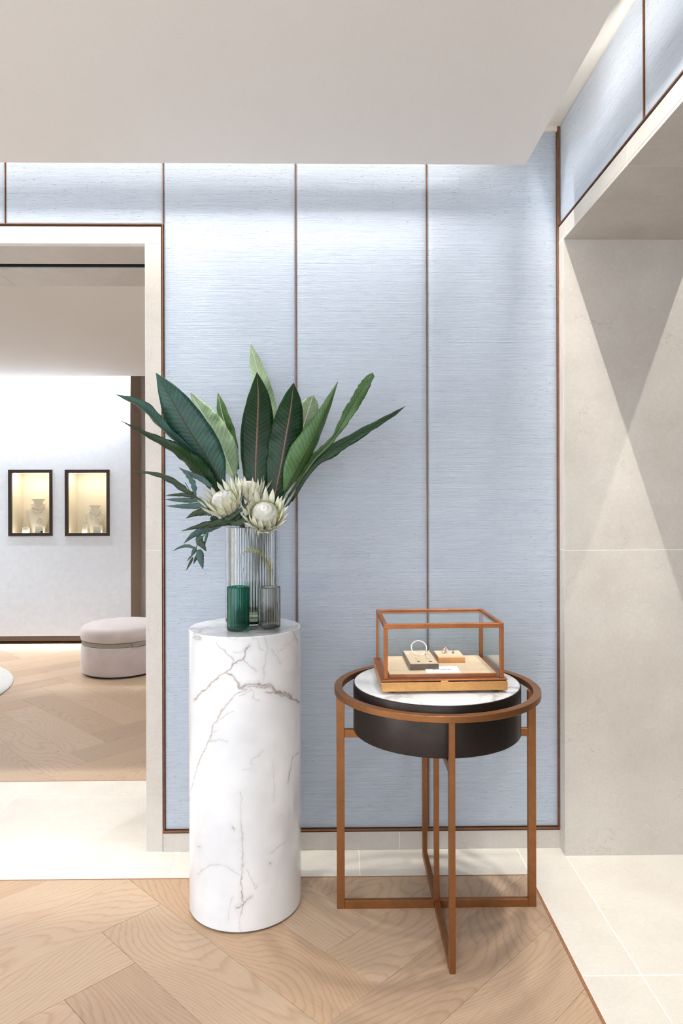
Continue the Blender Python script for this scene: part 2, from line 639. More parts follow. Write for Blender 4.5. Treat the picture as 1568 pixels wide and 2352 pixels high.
BROWN = plain('brown_lacquer', srgb(92, 66, 48), 0.4)
IVORY = plain('ivory_bust', srgb(240, 232, 214), 0.7, var=0.02)
CREAM = plain('cream_lining', srgb(240, 230, 212), 0.75, var=0.02, scale=8)
FRAME_DK = plain('dark_niche_frame', srgb(66, 56, 52), 0.4, metal=0.4)
PLINTH = plain('grey_brown_plinth', srgb(112, 100, 92), 0.45, metal=0.4)
VELVET = plain('pink_velvet', srgb(197, 183, 179), 0.85, var=0.05, scale=9, sheen=0.5, bump=0.15)
STRAP = plain('taupe_leather_strap', srgb(150, 140, 124), 0.6, var=0.04)
RUG = plain('grey_rug_pile', srgb(205, 203, 196), 0.95, var=0.12, scale=70, bump=0.8)
WHITEWALL = plain('white_textured_plaster', srgb(232, 238, 247), 0.75, var=0.02, scale=22, bump=0.12)
FABRIC = plain('beige_fabric_wall', srgb(198, 186, 176), 0.85, var=0.08, scale=120, bump=0.3)
RETURN = plain('brown_fabric_return', srgb(160, 142, 126), 0.85, var=0.1, scale=120, bump=0.3)
WHITE = plain('white_card', srgb(246, 245, 242), 0.6, var=0.01)
INK = plain('grey_ink', srgb(120, 118, 116), 0.6)
SILVER = plain('polished_silver', srgb(228, 226, 224), 0.14, metal=1.0, var=0.02)
GOLD = plain('rose_gold', srgb(226, 168, 138), 0.2, metal=1.0, var=0.03)
ENAMEL = plain('ivory_enamel', srgb(246, 240, 228), 0.25, var=0.01)
BLUEGEM = plain('blue_gem', srgb(40, 54, 120), 0.15)
PINKGEM = plain('pink_gem', srgb(230, 170, 180), 0.15)
PEARL = plain('pearl', srgb(236, 214, 196), 0.25, var=0.03)
PROTEA = plain('protea_bract', srgb(240, 238, 216), 0.6, var=0.06, scale=18)
PROTEA_C = plain('protea_heart', srgb(244, 242, 232), 0.7, var=0.05, scale=60)
PROTEA_F = plain('protea_fringe', srgb(196, 196, 112), 0.7, var=0.15, scale=40)
CALYX = plain('protea_calyx', srgb(150, 112, 92), 0.7, var=0.15)
STEM_BR = plain('brown_stem', srgb(104, 64, 50), 0.6, var=0.15)
STEM_GR = plain('green_stem', srgb(66, 84, 44), 0.5, var=0.12)
TASSEL = plain('yellow_green_tassel', srgb(166, 158, 56), 0.7, var=0.25, scale=90)
LEAF_D = make_leaf('deep_green_leaf', srgb(8, 38, 16), srgb(22, 68, 28), srgb(146, 112, 100), 0.34, spec=0.35)
LEAF_T = make_leaf('blue_green_leaf', srgb(30, 66, 60), srgb(58, 100, 84), srgb(62, 66, 44), 0.42)
LEAF_P = make_leaf('pale_lit_leaf', srgb(120, 152, 108), srgb(186, 206, 168), srgb(226, 230, 206), 0.36, 0.25)  # paler underside, with lit sheen put into the colour too
LEAF_M = make_leaf('mid_green_leaf', srgb(52, 92, 44), srgb(96, 136, 76), srgb(190, 196, 140), 0.36)
FERN = make_leaf('blue_fern', srgb(56, 86, 82), srgb(92, 122, 114), srgb(66, 84, 70), 0.5, 0.12, freq=20.0)
FERN_D = make_leaf('olive_fern', srgb(40, 58, 40), srgb(72, 88, 62), srgb(70, 84, 60), 0.5, 0.12, freq=20.0)
LED = emitter('led_diffuser', (1.0, 0.96, 0.88), 3.0)

# ================================================================== THE SETTING
# ------------------------------------------------------------------ floor
floor = box('floor', (NX0, YF, -0.14), (5.0, NY1 + 0.2, -0.02), SUBFLOOR)
tag(floor, 'oak herringbone floor with pale limestone borders and thresholds', 'floor', kind='structure')
for lo, hi in (((XW + 0.012, YF, -0.02), (5.0, YB2, -0.0008)), ((NX0, YW + 0.008, -0.02), (XW + 0.012, YN - 0.006, -0.0008)),
               ((XS, YB2, -0.02), (5.0, NY1, -0.0008))):
    box('grout_bed', lo, hi, GROUT, floor)
box('wood_bed', (NX0, YF, -0.02), (XW, YW, -0.006), SUBFLOOR, floor)
box('wood_bed', (NX0, YN, -0.02), (XS, NY1, -0.006), SUBFLOOR, floor)
box('cork_joint', (XW, YF, -0.02), (XW + 0.012, YW + 0.008, -0.0005), CORK, floor)
box('cork_joint', (NX0, YW, -0.02), (XW, YW + 0.008, -0.0005), CORK, floor)
box('cork_joint', (NX0, YN - 0.006, -0.02), (XS, YN, -0.0005), CORK, floor)


def clip_poly(poly, lo, hi):
    for ax in (0, 1):
        for sgn, lim in ((1, lo[ax]), (-1, -hi[ax])):
            out = []
            for i in range(len(poly)):
                a, b = poly[i], poly[(i + 1) % len(poly)]
                da, db = sgn * a[ax] - lim, sgn * b[ax] - lim
                if da >= 0:
                    out.append(a)
                if (da >= 0) != (db >= 0):
                    t = da / (da - db)
                    out.append((a[0] + (b[0] - a[0]) * t, a[1] + (b[1] - a[1]) * t))
            poly = out
            if len(poly) < 3:
                return []
    return poly


def prism(name, poly, z0, z1, mat, parent, chamfer=0.0008, origin=None, ang=0.0):
    """flat piece with a small chamfer; its own origin and grain direction"""
    cx = sum(p[0] for p in poly) / len(poly)
    cy = sum(p[1] for p in poly) / len(poly)
    if origin:
        cx, cy = origin
    c, s = math.cos(-ang), math.sin(-ang)
    loc = [((p[0] - cx) * c - (p[1] - cy) * s, (p[0] - cx) * s + (p[1] - cy) * c) for p in poly]
    mx = sum(p[0] for p in loc) / len(loc)
    my = sum(p[1] for p in loc) / len(loc)
    n = len(loc)
    vs = [(x, y, z0) for x, y in loc] + [(x, y, z1 - chamfer) for x, y in loc]
    ins = []
    for x, y in loc:
        d = math.hypot(mx - x, my - y) or 1
        k = min(0.4, chamfer * 1.5 / d)
        ins.append((x + (mx - x) * k, y + (my - y) * k, z1))
    vs += ins
    fs = [tuple(range(n))[::-1], tuple(range(2 * n, 3 * n))]
    for i in range(n):
        j = (i + 1) % n
        fs.append((i, j, n + j, n + i))
        fs.append((n + i, n + j, 2 * n + j, 2 * n + i))
    o = mesh(name, vs, fs, mat, parent)
    o.location = (cx, cy, 0)
    o.rotation_euler = (0, 0, ang)
    return o


PW, PL = 0.2313, 1.099
GAP = 0.0004
A = Vector((1, 1)) / math.sqrt(2)
B = Vector((1, -1)) / math.sqrt(2)


def ccw(poly):
    s = sum(poly[i][0] * poly[(i + 1) % len(poly)][1] - poly[(i + 1) % len(poly)][0] * poly[i][1] for i in range(len(poly)))
    return poly if s > 0 else poly[::-1]


def herringbone(ox, oy, lo, hi):
    b0, a0 = (ox - oy) / math.sqrt(2), (ox + oy) / math.sqrt(2)
    for j in range(-8, 9):
        for k in range(-60, 61):
            bb, aa = b0 + j * (PL + PW) + k * PW, a0 + j * (PL - PW) - k * PW
            for rect, ang in (((bb, bb + PL, aa - PW, aa), -PI / 4), ((bb - PW, bb, aa - PL, aa), PI / 4)):
                b1, b2, a1, a2 = rect[0] + GAP, rect[1] - GAP, rect[2] + GAP, rect[3] - GAP
                poly = [tuple(B * x + A * y) for x, y in ((b1, a1), (b2, a1), (b2, a2), (b1, a2))]
                cpos = (sum(p[0] for p in poly) / 4, sum(p[1] for p in poly) / 4)
                poly = clip_poly(poly, lo, hi)
                if len(poly) >= 3:
                    prism('plank', ccw(poly), -0.012, random.uniform(-0.0003, 0.0), OAK, floor, 0.0006, cpos, ang)


herringbone(-0.662, 2.588, (-3.0, 0.2), (XW, YW))
herringbone(-2.211, 5.087, (-4.2, YN), (-0.4, 7.5))
boxes('plank_field', [((-3.9, YF, -0.012), (XW, 0.198, 0)), ((-3.9, 0.198, -0.012), (-3.002, YW, 0)),
                      ((NX0, YN, -0.012), (-4.202, NY1, 0)), ((-0.398, YN, -0.012), (XS, NY1, 0)),
                      ((-4.202, 7.502, -0.012), (-0.398, NY1, 0))], OAK, floor)


def tile(x0, y0, x1, y1, g=0.0019):
    prism('tile', [(x0 + g, y0 + g), (x1 - g, y0 + g), (x1 - g, y1 - g), (x0 + g, y1 - g)], -0.012, 0.0, TILE, floor, 0.0006)


# border band along the back wall
yj = 2.952
for x0, x1 in ((-3.9, -2.6), (-2.6, -1.63), (-1.63, -0.679)):
    tile(x0, YW + 0.008, x1, yj)
for x0, x1 in ((-0.679, 0.080), (0.080, XW + 0.012)):
    tile(x0, YW + 0.008, x1, YB + 0.02)
# threshold under the doorway
for x0, x1 in ((-2.6, -1.63), (-1.63, -0.70)):
    tile(x0, yj, x1, 3.516)
for x0, x1 in ((-3.9, -2.6), (-2.6, -1.63), (-1.63, -0.2), (-0.2, XS)):
    tile(x0, 3.516, x1, YN - 0.006)
# border along the side wall and the passage beyond
for y0, y1 in ((2.172, YB + 0.02), (0.95, 2.172), (-0.30, 0.95), (-1.6, -0.30), (YF, -1.6)):
    tile(XW + 0.012, y0, XS, y1)
    for x0, x1 in ((XS, 1.72), (1.72, 3.0), (3.0, 4.3)):
        tile(x0, y0, x1, min(y1, YB2))

# ------------------------------------------------------------------ ceilings
ceiling = mesh('ceiling', *(lambda t=0.012: (
    [(XL, YF, ZC), (XC, YF, ZC), (XC, YC, ZC), (XL, YC, ZC),
     (XL, YF, ZC + t), (XC, YF, ZC + t), (XC, YC, ZC + t), (XL, YC, ZC + t)],
    [(3, 2, 1, 0), (4, 5, 6, 7), (0, 1, 5, 4), (1, 2, 6, 5), (2, 3, 7, 6), (3, 0, 4, 7)]))(), CEIL)
tag(ceiling, 'flat suspended plaster ceiling with light slots along two edges', 'ceiling', kind='structure')
up = box('ceiling_upper', (XL, YF, ZT), (XS + 0.02, YB + 0.02, ZT + 0.1), PLASTER)
tag(up, 'upper plaster ceiling glimpsed above the light slot', 'ceiling', kind='structure')
nc = boxes('ceiling_next', [((NX0, 3.70, ZN), (XS, 6.95, ZN + 0.012)), ((NX0, YB2, ZN + 0.36), (XS, NY1, ZN + 0.46))], CEIL)
tag(nc, 'plaster ceiling of the room beyond the doorway', 'ceiling', kind='structure')
rc = boxes('ceiling_side', [((1.69, YF, ZC), (5.0, 6.0, ZC + 0.012)), ((XS2, YF, ZT), (5.0, 6.0, ZT + 0.1))], CEIL)
tag(rc, 'plaster ceiling of the room beyond the side opening', 'ceiling', kind='structure')

# ------------------------------------------------------------------ back wall with silk panels
DX0, DX1 = -2.44, -0.821       # left doorway opening
FX0, FX1 = DX0 - 0.07, -0.752  # outer edges of its stone frame
wall_back = boxes('wall_back', [((FX1 + 0.002, YB + 0.014, 0.0), (XS + 0.6, YB2, ZT)),
                                ((XL, YB + 0.014, ZF + 0.004), (FX1 + 0.002, YB2, ZT)),
                                ((XL, YB + 0.014, 0.0), (FX0 - 0.002, YB2, ZF + 0.004))], PLASTER)
tag(wall_back, 'tall wall clad in pale blue silk panels with bronze seams', 'wall', kind='structure')


def silk_panel(lo, hi, axis, parent):
    """padded panel, softly rounded towards its edges; axis = facing -y or -x"""
    n1, n2 = 14, 30
    rnd = 0.006
    vs, fs = [], []
    for j in range(n2 + 1):
        for i in range(n1 + 1):
            s, t = i / n1, j / n2
            # crowd rows near the edges
            s = 0.5 - 0.5 * math.cos(PI * s)
            t = 0.5 - 0.5 * math.cos(PI * t)
            a = lo[0] + s * (hi[0] - lo[0])
            z = lo[1] + t * (hi[1] - lo[1])
            d = min(a - lo[0], hi[0] - a, z - lo[1], hi[1] - z)
            k = min(1.0, d / rnd)
            dep = 0.004 * (1 - math.sqrt(max(0, 1 - (1 - k) ** 2)))
            vs.append((a, YB + dep, z) if axis == 'y' else (XS + dep, a, z))
    for j in range(n2):
        for i in range(n1):
            q = (j * (n1 + 1) + i, j * (n1 + 1) + i + 1, (j + 1) * (n1 + 1) + i + 1, (j + 1) * (n1 + 1) + i)
            fs.append(q if axis == 'y' else q[::-1])
    return mesh('silk_panel', vs, fs, SILK, parent, True)


SEAMS = [-0.743, -0.181, 0.379, 0.938]
ZB0 = 0.093
for a, b in zip(SEAMS[:-1], SEAMS[1:]):
    silk_panel((a + 0.0025, ZB0), (b - 0.0025, ZT - 0.005), 'y', wall_back)
UP_SEAMS = [-3.40, -2.745, -2.079, -1.411, -0.743]
for a, b in zip(UP_SEAMS[:-1], UP_SEAMS[1:]):
    silk_panel((a + 0.0025, ZF + 0.012), (b - 0.0025, ZT - 0.005), 'y', wall_back)
silk_panel((XL, 0.093), (-3.4025, ZT - 0.005), 'y', wall_back)
for i, x in enumerate(SEAMS[1:-1]):
    box('bronze_seam', (x - 0.0018, YB - 0.002, ZB0), (x + 0.0018, YB + 0.012, ZT), TRIM, wall_back)
for x in UP_SEAMS[1:]:
    box('bronze_seam', (x - 0.0018, YB - 0.002, ZF + 0.010), (x + 0.0018, YB + 0.012, ZT), TRIM, wall_back)
# bronze edging around the tall panels and above the doorway
tb = empty('trim_1', label='thin dark bronze edging around the blue silk panels', cat='trim', kind='structure')
box('edging', (FX1 + 0.001, YB - 0.004, 0.083), (FX1 + 0.0045, YB + 0.014, ZF + 0.010), TRIM_DARK, tb)
box('edging', (FX1 + 0.0045, YB - 0.006, 0.083), (FX1 + 0.0085, YB + 0.014, ZF + 0.010), TRIM, tb)
box('edging', (FX1 + 0.001, YB - 0.005, 0.078), (XS, YB + 0.014, 0.083), TRIM_DARK, tb)
box('edging', (FX1 + 0.001, YB - 0.007, 0.083), (XS, YB + 0.014, 0.090), TRIM, tb)
box('edging', (XL, YB - 0.004, ZF + 0.001), (FX1 + 0.001, YB + 0.014, ZF + 0.008), TRIM_DARK, tb)
box('edging', (XL, YB - 0.006, ZF + 0.008), (FX1 + 0.001, YB + 0.014, ZF + 0.011), TRIM, tb)
box('edging', (0.936, YB - 0.010, 0.083), (0.941, YB + 0.014, ZT), TRIM, tb)
box('edging', (0.941, YB - 0.004, 0.083), (XS - 0.0005, YB + 0.014, ZT), TRIM_DARK, tb)
box('edging', (0.941, YB - 0.010, ZF), (XS - 0.0005, YB - 0.004, ZT), TRIM, tb)
# cornice over the silk
box('cornice', (0.70, YB - 0.012, ZT - 0.02), (XS - 0.011, YB + 0.01, ZT), PLASTER, tb)

bb = empty('baseboard_back', label='low beige limestone skirting below the blue silk panels', cat='baseboard', kind='structure')
for x0, x1 in ((FX1, -0.43), (-0.43, 0.255), (0.255, XS - 0.0005)):
    box('skirting_stone', (x0 + 0.0008, YB - 0.002, 0.0), (x1 - 0.0008, YB + 0.02, 0.0775), STONE, bb, 0.0008)
box('skirting_stone', (XL, YB - 0.002, 0.0), (FX0, YB + 0.02, 0.0775), STONE, bb, 0.0008)

# ------------------------------------------------------------------ left doorway stone frame
d1 = empty('door_1', label='doorway framed in beige limestone leading to the white room', cat='doorway', kind='structure')
g = 0.0008
for x0, x1 in ((DX1, FX1), (FX0, DX0)):
    for z0, z1 in ((0.0, 1.281), (1.281, ZL)):
        box('jamb_stone', (x0, YB - 0.004, z0 + g), (x1, YB + 0.03, z1 - g), STONE, d1, 0.001)
for x0, x1 in ((FX0, -1.63), (-1.63, FX1)):
    box('lintel_stone', (x0 + g, YB - 0.004, ZL + g), (x1 - g, YB + 0.03, ZF), STONE, d1, 0.001)
for x0, x1 in ((DX1, FX1 + 0.002), (FX0 - 0.002, DX0)):
    for y0, y1 in ((YB + 0.031, 3.223), (3.309, YB2 - 0.0)):
        for z0, z1 in ((0.0, 1.281), (1.281, ZL)):
            box('reveal_stone', (x0, y0, z0 + g), (x1, y1, z1 - g), STONE, d1)
    box('track_slot', (x0 + (0.03 if x0 == DX1 else -0.03), 3.224, 0), (x1 + (0 if x0 == DX1 else -0.03), 3.308, ZL), DARKGAP, d1)
for y0, y1 in ((YB + 0.0302, 3.223), (3.309, YB2)):
    for x0, x1 in ((DX0, -1.63), (-1.63, DX1)):
        box('soffit_stone', (x0 + g, y0, ZL), (x1 - g, y1, ZF + 0.003), STONE, d1)
box('sliding_track', (DX0, 3.224, ZL + 0.035), (DX1, 3.308, ZF + 0.003), BLACK, d1)
box('sliding_track', (DX0, 3.290, ZL + 0.012), (DX1, 3.307, ZL + 0.034), DARKGAP, d1)

# ------------------------------------------------------------------ side wall, its silk frieze and stone opening
OY0 = 0.30                        # near jamb of the side opening
wall_right = boxes('wall_right', [((XS + 0.014, YF, ZF + 0.004), (XS2, YB2, ZT)),
                                  ((XS + 0.014, YR + 0.072, 0.0), (XS2, YB2, ZF + 0.004)),
                                  ((XS + 0.014, YF, 0.0), (XS2, OY0 - 0.072, ZF + 0.004))], PLASTER)
tag(wall_right, 'side wall with blue silk frieze above a limestone opening', 'wall', kind='structure')
rs = ray(1478, 140)
YS1 = XS / (rs.x / rs.y)
FR_SEAMS = [YF, -1.9, -1.2, -0.5, 0.2, 0.9, 1.55, YS1, YB - 0.011]
for a, b in zip(FR_SEAMS[:-1], FR_SEAMS[1:]):
    silk_panel((a + 0.0025, ZF + 0.012), (b - 0.0025, ZT - 0.002), 'x', wall_right)
for y in FR_SEAMS[1:-1]:
    box('bronze_seam', (XS - 0.003, y - 0.0022, ZF + 0.010), (XS + 0.012, y + 0.0022, ZT), TRIM, wall_right)
silk_panel((YF, 0.093), (OY0 - 0.075, ZF + 0.008), 'x', wall_right)
box('bronze_edging', (XS - 0.005, YF, ZF + 0.001), (XS + 0.012, YB - 0.011, ZF + 0.006), TRIM_DARK, wall_right)
box('bronze_edging', (XS - 0.006, YF, ZF + 0.006), (XS + 0.012, YB - 0.011, ZF + 0.011), TRIM, wall_right)

d2 = empty('door_2', label='deep side opening framed and lined with beige limestone', cat='doorway', kind='structure')
box('joint_core', (DX1 + 0.0006, YB - 0.0033, 0), (FX1 - 0.0006, YB + 0.0295, ZF - 0.001), GROUT, d1)
box('joint_core', (FX0 + 0.0006, YB - 0.0033, 0), (DX0 - 0.0006, YB + 0.0295, ZF - 0.001), GROUT, d1)
box('joint_core', (DX0, YB - 0.0033, ZL + 0.0006), (DX1, YB + 0.0295, ZF - 0.001), GROUT, d1)
box('joint_core', (FX1 + 0.001, YB - 0.0013, 0), (XS - 0.001, YB + 0.0195, 0.0768), GROUT, bb)
SL = 0.012   # thickness of the lining slabs
for y0, y1 in ((YR + SL + g, YB - 0.0005), (OY0 - 0.07, OY0 - SL - g)):
    for z0, z1 in ((0.0, 1.281), (1.281, ZL)):
        box('jamb_stone', (XS - 0.004, y0, z0 + g), (XS + 0.025, y1, z1 - g), STONE, d2, 0.0008)
for y0, y1 in ((OY0 - 0.07, 1.1), (1.1, 2.26), (2.26, YB - 0.0005)):
    box('lintel_stone', (XS - 0.004, y0 + g, ZL + SL + g), (XS + 0.025, y1 - g, ZF), STONE, d2, 0.0008)
for y0, y1 in ((OY0, 1.1), (1.1, 2.26), (2.26, YR)):
    box('soffit_stone', (XS - 0.004, y0 + g, ZL), (XS2, y1 - g, ZL + SL), STONE, d2, 0.0008)
for y0, y1 in ((YR, YR + SL), (OY0 - SL, OY0)):
    for z0, z1 in ((0.0, 1.281), (1.281, ZL)):
        box('reveal_stone', (XS - 0.004, y0, z0 + g), (XS2, y1, z1 - g), STONE, d2, 0.0008)
box('joint_core', (XS - 0.0033, YR + 0.0007, 0), (XS2 - 0.001, YR + SL - 0.0006, ZL - 0.0005), GROUT, d2)
box('joint_core', (XS - 0.0033, YR + SL, 0), (XS + 0.0245, YB - 0.001, ZF - 0.001), GROUT, d2)
box('joint_core', (XS - 0.0033, OY0, ZL + 0.0007), (XS2 - 0.001, YR + SL, ZL + SL - 0.0006), GROUT, d2)
box('joint_core', (XS - 0.0033, OY0, ZL + SL), (XS + 0.0245, YR + SL, ZF - 0.001), GROUT, d2)
box('lining_core', (XS + 0.03, OY0 - 0.07, ZL + SL + 0.001), (XS2 - 0.01, YR + 0.07, ZF + 0.003), PLASTER, d2)

# ------------------------------------------------------------------ rest of the shell (outside the picture)
wl = boxes('wall_left', [((XL - 0.15, YF, 0), (XL, -1.3, ZT + 0.1)), ((XL - 0.15, 1.3, 0), (XL, YB2, ZT + 0.1)),
                         ((XL - 0.15, -1.3, 0), (XL, 1.3, 0.3)), ((XL - 0.15, -1.3, 2.7), (XL, 1.3, ZT + 0.1))], PLASTER)
w2 = empty('added_window_2', label='added unseen window in the far side wall, made up for cool fill', cat='window', kind='structure')  # made-up opening around the cool fill lamp
for y in (-1.3, -0.03, 1.24):
    box('window_frame', (XL - 0.08, y, 0.3), (XL - 0.02, y + 0.06, 2.7), TRIM_DARK, w2)
box('window_pane', (XL - 0.055, -1.3, 0.3), (XL - 0.045, 1.3, 2.7), PANE, w2)
tag(wl, 'plain plaster wall on the far side of the front room', 'wall', kind='structure')
wf = boxes('wall_front', [((XL, YF - 0.2, 0), (-3.6, YF, ZT)), ((1.0, YF - 0.2, 0), (5.0, YF, ZT)),
                          ((-3.6, YF - 0.2, 2.85), (1.0, YF, ZT)), ((-3.6, YF - 0.2, 0), (1.0, YF, 0.15))], PLASTER)
tag(wf, 'plaster shop front wall behind the viewer', 'wall', kind='structure')
w1 = empty('added_window_1', label='added unseen window behind the viewer, made up for fill light', cat='window', kind='structure')  # made-up glazing around the front fill lamp
for x in (-3.6, -2.1, -0.55, 0.94):
    box('window_frame', (x, YF - 0.08, 0.15), (x + 0.06, YF - 0.02, 2.85), TRIM_DARK, w1)
box('window_pane', (-3.6, YF - 0.055, 0.15), (1.0, YF - 0.045, 2.85), PANE, w1)
wn = boxes('wall_next', [((NX0, 7.62, 0), (XS, NY1, 3.2)), ((NX0 - 0.15, YB2, 0), (NX0, NY1, 3.2)), ((0.8, YB2, 0), (XS, NY1, 3.2)),
                         ((NX0, YB2 - 0.15, 0), (XL, YB2, 3.2))], FABRIC)
tag(wn, 'beige fabric wall at the back of the next room', 'wall', kind='structure')
wsd = boxes('wall_side', [((4.85, YF, 0), (5.0, 6.0, 3.2)), ((XS2, 5.9, 0), (5.0, 6.0, 3.2)), ((XS2 - 0.1, YB2, 0), (XS2, 6.0, 3.2))], PLASTER)
tag(wsd, 'plain walls of the room beyond the side opening', 'wall', kind='structure')

# slot lamp profiles: a housing above, added unseen fins that keep the beam off the nearby wall
def cove_profile(x0, x1, y0, y1, z, axis, side, label, off=0.02, dep=0.042):
    t = empty('cove_profile', (0, 0, 0), label, 'light profile', 'linear lamp profiles in the ceiling slots')
    if axis == 'x':
        box('housing', (x0, y0 - 0.02, z + 0.004), (x1, y0 + 0.022, z + 0.012), BLACK, t)
        box('fin', (x0, y0 + side * off - 0.001, z - dep), (x1, y0 + side * off + 0.001, z + 0.004), BLACK, t)
    else:
        box('housing', (x0 - 0.02, y0, z + 0.004), (x0 + 0.022, y1, z + 0.012), BLACK, t)
        box('fin', (x0 + side * off - 0.001, y0, z - dep), (x0 + side * off + 0.001, y1, z + 0.004), BLACK, t)


cove_profile(-3.8, 0.56, 2.812, 0, 3.035, 'x', 1, 'linear lamp profile hidden in the slot above the silk wall')
cove_profile(0.812, 0, -2.5, 2.30, 2.985, 'y', 1, 'linear lamp profile hidden in the slot above the silk frieze', 0.008, 0.018)
sp_ = bpy.data.objects['cove_profile.001']
box('shield', (0.782, -2.5, 2.971), (0.8126, 2.30, 2.973), BLACK, sp_)  # added unseen plate that cuts the beam off on the room side
cove_profile(1.66, 0, -2.5, 4.5, 3.035, 'y', -1, 'linear lamp profile hidden beyond the side opening')
cove_profile(-5.5, 0.6, 3.685, 0, 2.93, 'x', -1, 'linear lamp profile hidden above the doorway in the next room')


# lamps: recessed downlights (ring + lens) and cove profiles
def downlight(x, y, z, power, label, spot=1.9, color=(1.0, 0.98, 0.955)):
    t = empty('ceiling_downlight', (x, y, z), label, 'downlight', 'recessed ceiling downlights')
    lathe('ring', [(0.034, -0.001), (0.045, -0.003), (0.045, 0.0), (0.034, 0.0)], WHITE, t, 32)
    lathe('lens', [(0.0, -0.0004), (0.033, -0.0004)], LED, t, 32)
    l = bpy.data.lights.new('downlight_lamp', 'SPOT')
    l.energy = power
    l.spot_size = spot
    l.spot_blend = 0.6
    l.shadow_soft_size = 0.03
    l.color = color
    o = put(bpy.data.objects.new('downlight_lamp', l), t)
    o.location = (0, 0, -0.02)
    o['kind'] = 'helper'


for x, y, p in DOWNLIGHTS:
    downlight(x, y, ZC, p, 'round recessed downlight in the front room ceiling', 0.95 if p > 40 else 1.9)
for x, y, p in SLOT_SPOTS:
    t = empty('slot_spotlight', (x, y, 3.03), 'small black spotlight hidden in the slot above the silk %s' % ('wall' if y > 2.5 else 'frieze'), 'spotlight', 'spotlights in the ceiling slot')
    lathe('can', [(0.024, 0.0), (0.026, 0.0), (0.026, 0.058), (0.0, 0.058), (0.0, 0.052), (0.024, 0.052), (0.024, 0.0)], BLACK, t, 24)
    l = bpy.data.lights.new('spot_lamp', 'SPOT')
    l.energy = p
    l.spot_size = 0.84
    l.spot_blend = 1.0
    l.shadow_soft_size = 0.05
    l.color = (1.0, 0.975, 0.94)
    o = put(bpy.data.objects.new('spot_lamp', l), t)
    o.location = (0, 0, 0.012)
    o.rotation_euler = Vector((0.0, -0.17, -1) if y > 2.5 else (-0.20, 0.06, -1)).to_track_quat('-Z', 'Y').to_euler()
    o['kind'] = 'helper'
for x, y, p in NEXT_FILL_LAMPS:
    downlight(x, y, ZN, p, 'added unseen downlight brightening the next room', 2.2, (0.88, 0.94, 1.0))

# ================================================================== THE NEXT ROOM
WY = 7.20     # face of the floating white display wall
WX1 = -2.145
at = at_y
n1a, n1b = at(19, 1079, WY), at(121, 1231, WY)
n2a, n2b = at(149, 1079, WY), at(252, 1231, WY)
wz0, wz1 = at(100, 1461, WY).z, 2.95
dw = empty('display_wall', (0, 0, 0), 'floating white plaster display wall with two lit jewellery niches', 'wall', kind='structure')
xs = [NX0 + 0.02, n1a.x, n1b.x, n2a.x, n2b.x, WX1]
zl, zh = n1b.z, n1a.z
boxes('plaster_panel', [((xs[0], WY, wz0), (WX1, WY + 0.34, zl)), ((xs[0], WY, zh), (WX1, WY + 0.34, wz1)),
                        ((xs[0], WY, zl), (xs[1], WY + 0.34, zh)), ((xs[2], WY, zl), (xs[3], WY + 0.34, zh)),
                        ((xs[4], WY, zl), (xs[5], WY + 0.34, zh))], WHITEWALL, dw)
box('edge_trim', (WX1, WY + 0.002, 0.05), (WX1 + 0.004, WY + 0.34, wz1), RETURN, dw)
box('plinth', (xs[0], WY + 0.002, 0.042), (WX1, WY + 0.34, wz0 - 0.0005), PLINTH, dw)
box('recessed_base', (xs[0], WY + 0.20, 0.0), (WX1 - 0.05, WY + 0.34, 0.042), DARKGAP, dw)
strip_light('plinth_glow', (-5.9, WY + 0.03, 0.036), (WX1 - 0.03, WY + 0.03, 0.036), (0, -0.6, -1), 0.012, 9, (1.0, 0.93, 0.80), dw)


def niche(a, b, label, power):
    x0, x1, z0, z1 = a.x, b.x, b.z, a.z
    t = empty('display_niche', ((x0 + x1) / 2, WY, z0), label, 'display niche', 'lit jewellery niches')
    w, h = (x1 - x0) / 2, z1 - z0
    fr = 0.032
    boxes('frame', [((-w, -0.008, 0), (-w + fr, 0.02, h)), ((w - fr, -0.008, 0), (w, 0.02, h)),
                    ((-w + fr, -0.008, 0), (w - fr, 0.02, fr)), ((-w + fr, -0.008, h - fr), (w - fr, 0.02, h))], FRAME_DK, t, 0.001)
    d = 0.29
    i = fr - 0.006
    boxes('lining', [((-w + 0.004, 0.021, 0.004), (-w + i, d, h - 0.004)), ((w - i, 0.021, 0.004), (w - 0.004, d, h - 0.004)),
                     ((-w + i, 0.021, 0.004), (w - i, d, i)), ((-w + i, 0.021, h - i), (w - i, d, h - 0.004)),
                     ((-w + i, d - 0.01, i), (w - i, d, h - i))], CREAM, t)
    box('glass_pane', (-w + fr, 0.004, fr), (w - fr, 0.008, h - fr), PANE, t)
    bm = bmesh.new()
    bm_box(bm, (-w + i + 0.01, 0.03, h - i - 0.008), (w - i - 0.01, 0.045, h - i - 0.001))
    from_bm('light_bar', bm, LED, t)
    strip_light('niche_lamp', (-w + 0.04, 0.06, h - i - 0.012), (w - 0.04, 0.06, h - i - 0.012), (0, 0.35, -1), 0.02, power, (1.0, 0.91, 0.76), t)
    strip_light('niche_lamp_low', (-w + 0.04, 0.03, i + 0.01), (w - 0.04, 0.03, i + 0.01), (0, 0.8, 1), 0.01, power * 0.15, (1.0, 0.91, 0.76), t)
    return t, x0, x1, z0 + i


N1 = niche(n1a, n1b, 'dark framed lit niche holding the taller ivory bust, farther from doorway edge', 1.35)
N2 = niche(n2a, n2b, 'dark framed lit niche holding the smaller ivory bust, nearer the doorway edge', 1.15)


